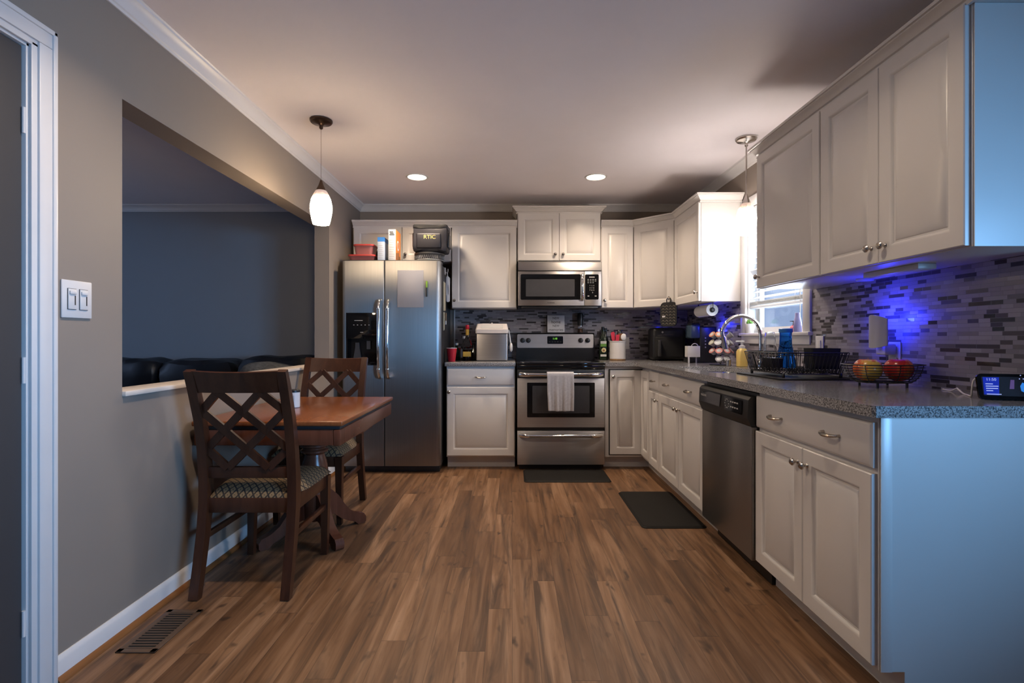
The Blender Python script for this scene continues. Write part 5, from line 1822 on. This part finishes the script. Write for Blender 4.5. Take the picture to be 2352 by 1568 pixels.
for sx in (-1, 1):
    for sy in (-1, 1):
        MB().lathe([(0.007, 0), (0.008, 0.002), (0.008, 0.016), (0.004, 0.022)], (sx * hx_ * 0.80, sy * hy_ * 0.80, 0), 12).build('foot', 'black', r)
r = thing('cutlery_holder', 'black box cutlery holder hooked in the near end of the rack', 'cutlery holder', (1.583, 2.610, mz + 0.042))
m = MB()
m._faces([rr_ for rr_ in ([(x * 0.92, y * 0.92, 0) for x, y in rrect(-0.078, 0.072, -0.040, 0.040, 0.01)], [(x, y, 0.105) for x, y in rrect(-0.078, 0.072, -0.040, 0.040, 0.01)],
          [(x, y, 0.105) for x, y in rrect(-0.074, 0.068, -0.036, 0.036, 0.008)], [(x * 0.92, y * 0.92, 0.006) for x, y in rrect(-0.074, 0.068, -0.036, 0.036, 0.008)])])
m.build('holder', 'black_matte', r)

r = thing('blender_bottle', 'tall translucent blue bottle upside down in the dish rack', 'bottle', (1.462, 2.735, mz + 0.042))
MB().lathe([(0.052, 0.0), (0.053, 0.022), (0.043, 0.060), (0.031, 0.120), (0.029, 0.170), (0.031, 0.195), (0.030, 0.204), (0.0005, 0.206)], (0, 0, 0), 32).build('bottle', 'blue_clear', r)
MB().lathe([(0.0315, 0.186), (0.0335, 0.190), (0.0335, 0.206), (0.028, 0.209)], (0, 0, 0), 32).build('ring', 'blue_card', r)
r = thing('tumbler', 'clear tapered tumbler upside down beside the blue bottle', 'cup', (1.432, 2.842, mz + 0.042))
MB().lathe([(0.046, 0.0), (0.046, 0.004), (0.024, 0.190), (0.0005, 0.191), (0.0005, 0.187), (0.022, 0.186), (0.043, 0.0)], (0, 0, 0), 32).build('tumbler', 'clear', r)
r = thing('plastic_tub', 'dark blue plastic tub lying at the foot of the blue bottle', 'container', (1.392, 2.735, mz + 0.044))
MB().prism(rrect(-0.030, 0.032, -0.05, 0.06, 0.008), 0, 0.05).build('tub', 'navy', r)

# ================================================================ fruit basket
bx_, by_ = 1.556, 2.150
r = thing('fruit_basket', 'black wire fruit basket holding two apples', 'basket', (bx_, by_, c0))
def el(s, z, n=44, e=2.6):
    out = []
    for i in range(n):
        a = 2 * PI * i / n
        c_, s_ = math.cos(a), math.sin(a)
        f = (abs(c_) ** e + abs(s_) ** e) ** (-1 / e)
        out.append((0.150 * s * c_ * f, 0.102 * s * s_ * f, z))
    return out
lev = [(1.0, 0.094), (0.985, 0.083), (0.965, 0.072), (0.94, 0.061), (0.90, 0.050), (0.85, 0.039), (0.78, 0.029), (0.69, 0.021)]
m = MB()
for i, (s, z) in enumerate(lev):
    m.tube(el(s, z), 0.0026 if i == 0 else 0.0018, 5, closed=True)
m.build('ring_wire', 'black', r)
m = MB()
for k_ in range(8):
    i = int(44 * k_ / 8)
    m.tube([el(s, z)[i] for s, z in lev] + [(0, 0, 0.019)], 0.0018, 5)
for y in (-0.03, 0.0, 0.03):
    m.tube([(-0.09, y, 0.019), (0.09, y, 0.019)], 0.0013, 5)
m.build('rib_wire', 'black', r)
for sx, sy in ((-0.06, -0.055), (0.06, -0.055), (-0.06, 0.055), (0.06, 0.055)):
    MB().lathe([(0.005, 0), (0.005, 0.020)], (sx, sy, 0), 10).build('foot', 'black', r)
for lab, x, rz in (('red and yellow apple at the window end of the fruit basket', bx_ - 0.064, 0.6), ('deep red apple at the display end of the fruit basket', bx_ + 0.066, 2.6)):
    r = thing('apple', lab, 'apple', (x, by_ - 0.002, c0 + 0.0215), rz, 'apples in the wire basket')
    prof_ = []
    for i in range(19):
        a = -PI / 2 + PI * i / 18
        rad = 0.053 * math.cos(a) ** 0.80 if math.cos(a) > 0 else 0
        z = 0.050 + 0.048 * math.sin(a) + 0.004 * math.cos(a)
        if i > 15:
            z -= (i - 15) * 0.0045
        prof_.append((rad, z))
    MB().lathe(prof_, (0, 0, 0), 32).build('flesh', 'apple', r, sharp=80)
    MB().tube([(0, 0, 0.082), (0.002, 0, 0.092), (0.006, 0, 0.100)], 0.0016, 6).build('stem', 'brown_wood', r)

# ================================================================ smart display and cable
r = thing('smart_display', 'smart display with a blue screen at the open end of the worktop', 'smart display', (1.640, 1.675, c0), -0.30)
tilt = Matrix.Rotation(math.radians(-14), 4, 'X')
def tm(y0):
    return tilt @ face_y(y0)
MB().prism(rrect(-0.094, 0.094, 0.0, 0.086, 0.014), 0, 0.009, tm(0.0)).build('screen_housing', 'black_gloss', r)
MB().box(-0.06, 0.06, 0.004, 0.050, 0.0, 0.045, 0.012, 3).build('speaker_base', 'black', r)
sc_ = MB().prism(rrect(-0.082, 0.082, 0.012, 0.076, 0.004), 0, 0.0006, tm(-0.0090)).build('screen', 'screen_dark', r)
MB().prism([(-0.080, 0.016), (-0.040, 0.014), (-0.034, 0.074), (-0.078, 0.074)], 0, 0.0005, tm(-0.0096)).build('blue_card', 'screen_blue', sc_)
MB().prism([(0.020, 0.030), (0.030, 0.024), (0.040, 0.036), (0.036, 0.052), (0.026, 0.058), (0.019, 0.046)], 0, 0.0005, tm(-0.0096)).build('blue_figure', 'screen_cyan', sc_)
MB().prism([(-0.010, 0.036), (0.002, 0.036), (0.006, 0.066), (-0.004, 0.066)], 0, 0.0005, tm(-0.0096)).build('violet_figure', 'screen_violet', sc_)
def scr_text(s, size, x, z):
    o = text('screen_text', s, size, (0, 0, 0), (0, 0, 0), 'screen_text', sc_, 'LEFT', 0.0002)
    o.data.transform(tm(-0.0102) @ Matrix.Translation((x, z, 0)))
scr_text('11:50', 0.0125, -0.070, 0.066)
m = MB()
for i, w_ in enumerate((0.020, 0.034, 0.032, 0.018)):
    z = 0.050 - i * 0.0075
    m.prism([(-0.073, z), (-0.073 + w_, z), (-0.073 + w_, z + 0.0028), (-0.073, z + 0.0028)], 0, 0.0004, tm(-0.0101))
m.prism([(-0.073, 0.016), (-0.034, 0.016), (-0.034, 0.0186), (-0.073, 0.0186)], 0, 0.0004, tm(-0.0101))
m.build('text_line', 'screen_text', sc_)
m = MB()
for x, z in ((0.024, 0.0815), (0.020, 0.070), (0.030, 0.070)):
    m.lathe([(0.0016, 0), (0.0016, 0.0005)], (0, 0, 0), 10, tm(-0.0096) @ Matrix.Translation((x, z, 0)))
m.build('indicator_dot', 'screen_text', sc_)

cz = c0 + 0.0025
pts = [(1.700, 2.02, cz), (1.690, 1.97, cz), (1.676, 1.93, cz + 0.012), (1.655, 1.90, cz + 0.012), (1.640, 1.86, cz), (1.615, 1.815, cz), (1.600, 1.790, cz), (1.588, 1.770, cz + 0.004), (1.583, 1.762, cz + 0.030), (1.585, 1.757, cz + 0.058), (1.597, 1.747, cz + 0.066), (1.612, 1.742, cz + 0.055), (1.622, 1.740, cz + 0.050), (1.634, 1.737, cz + 0.046)]
def smooth_path(p, n=5):
    p = [Vector(q) for q in p]
    out = []
    for i in range(len(p) - 1):
        a, b, c_, d = p[max(i - 1, 0)], p[i], p[i + 1], p[min(i + 2, len(p) - 1)]
        for k in range(n):
            t = k / n
            out.append(0.5 * ((2 * b) + (c_ - a) * t + (2 * a - 5 * b + 4 * c_ - d) * t * t + (3 * b - a - 3 * c_ + d) * t ** 3))
    out.append(p[-1])
    return out
tag(MB().tube(smooth_path(pts), 0.0028, 8).build('charging_cable', 'cable'), 'white charging cable curling along the worktop to the display', 'cable')
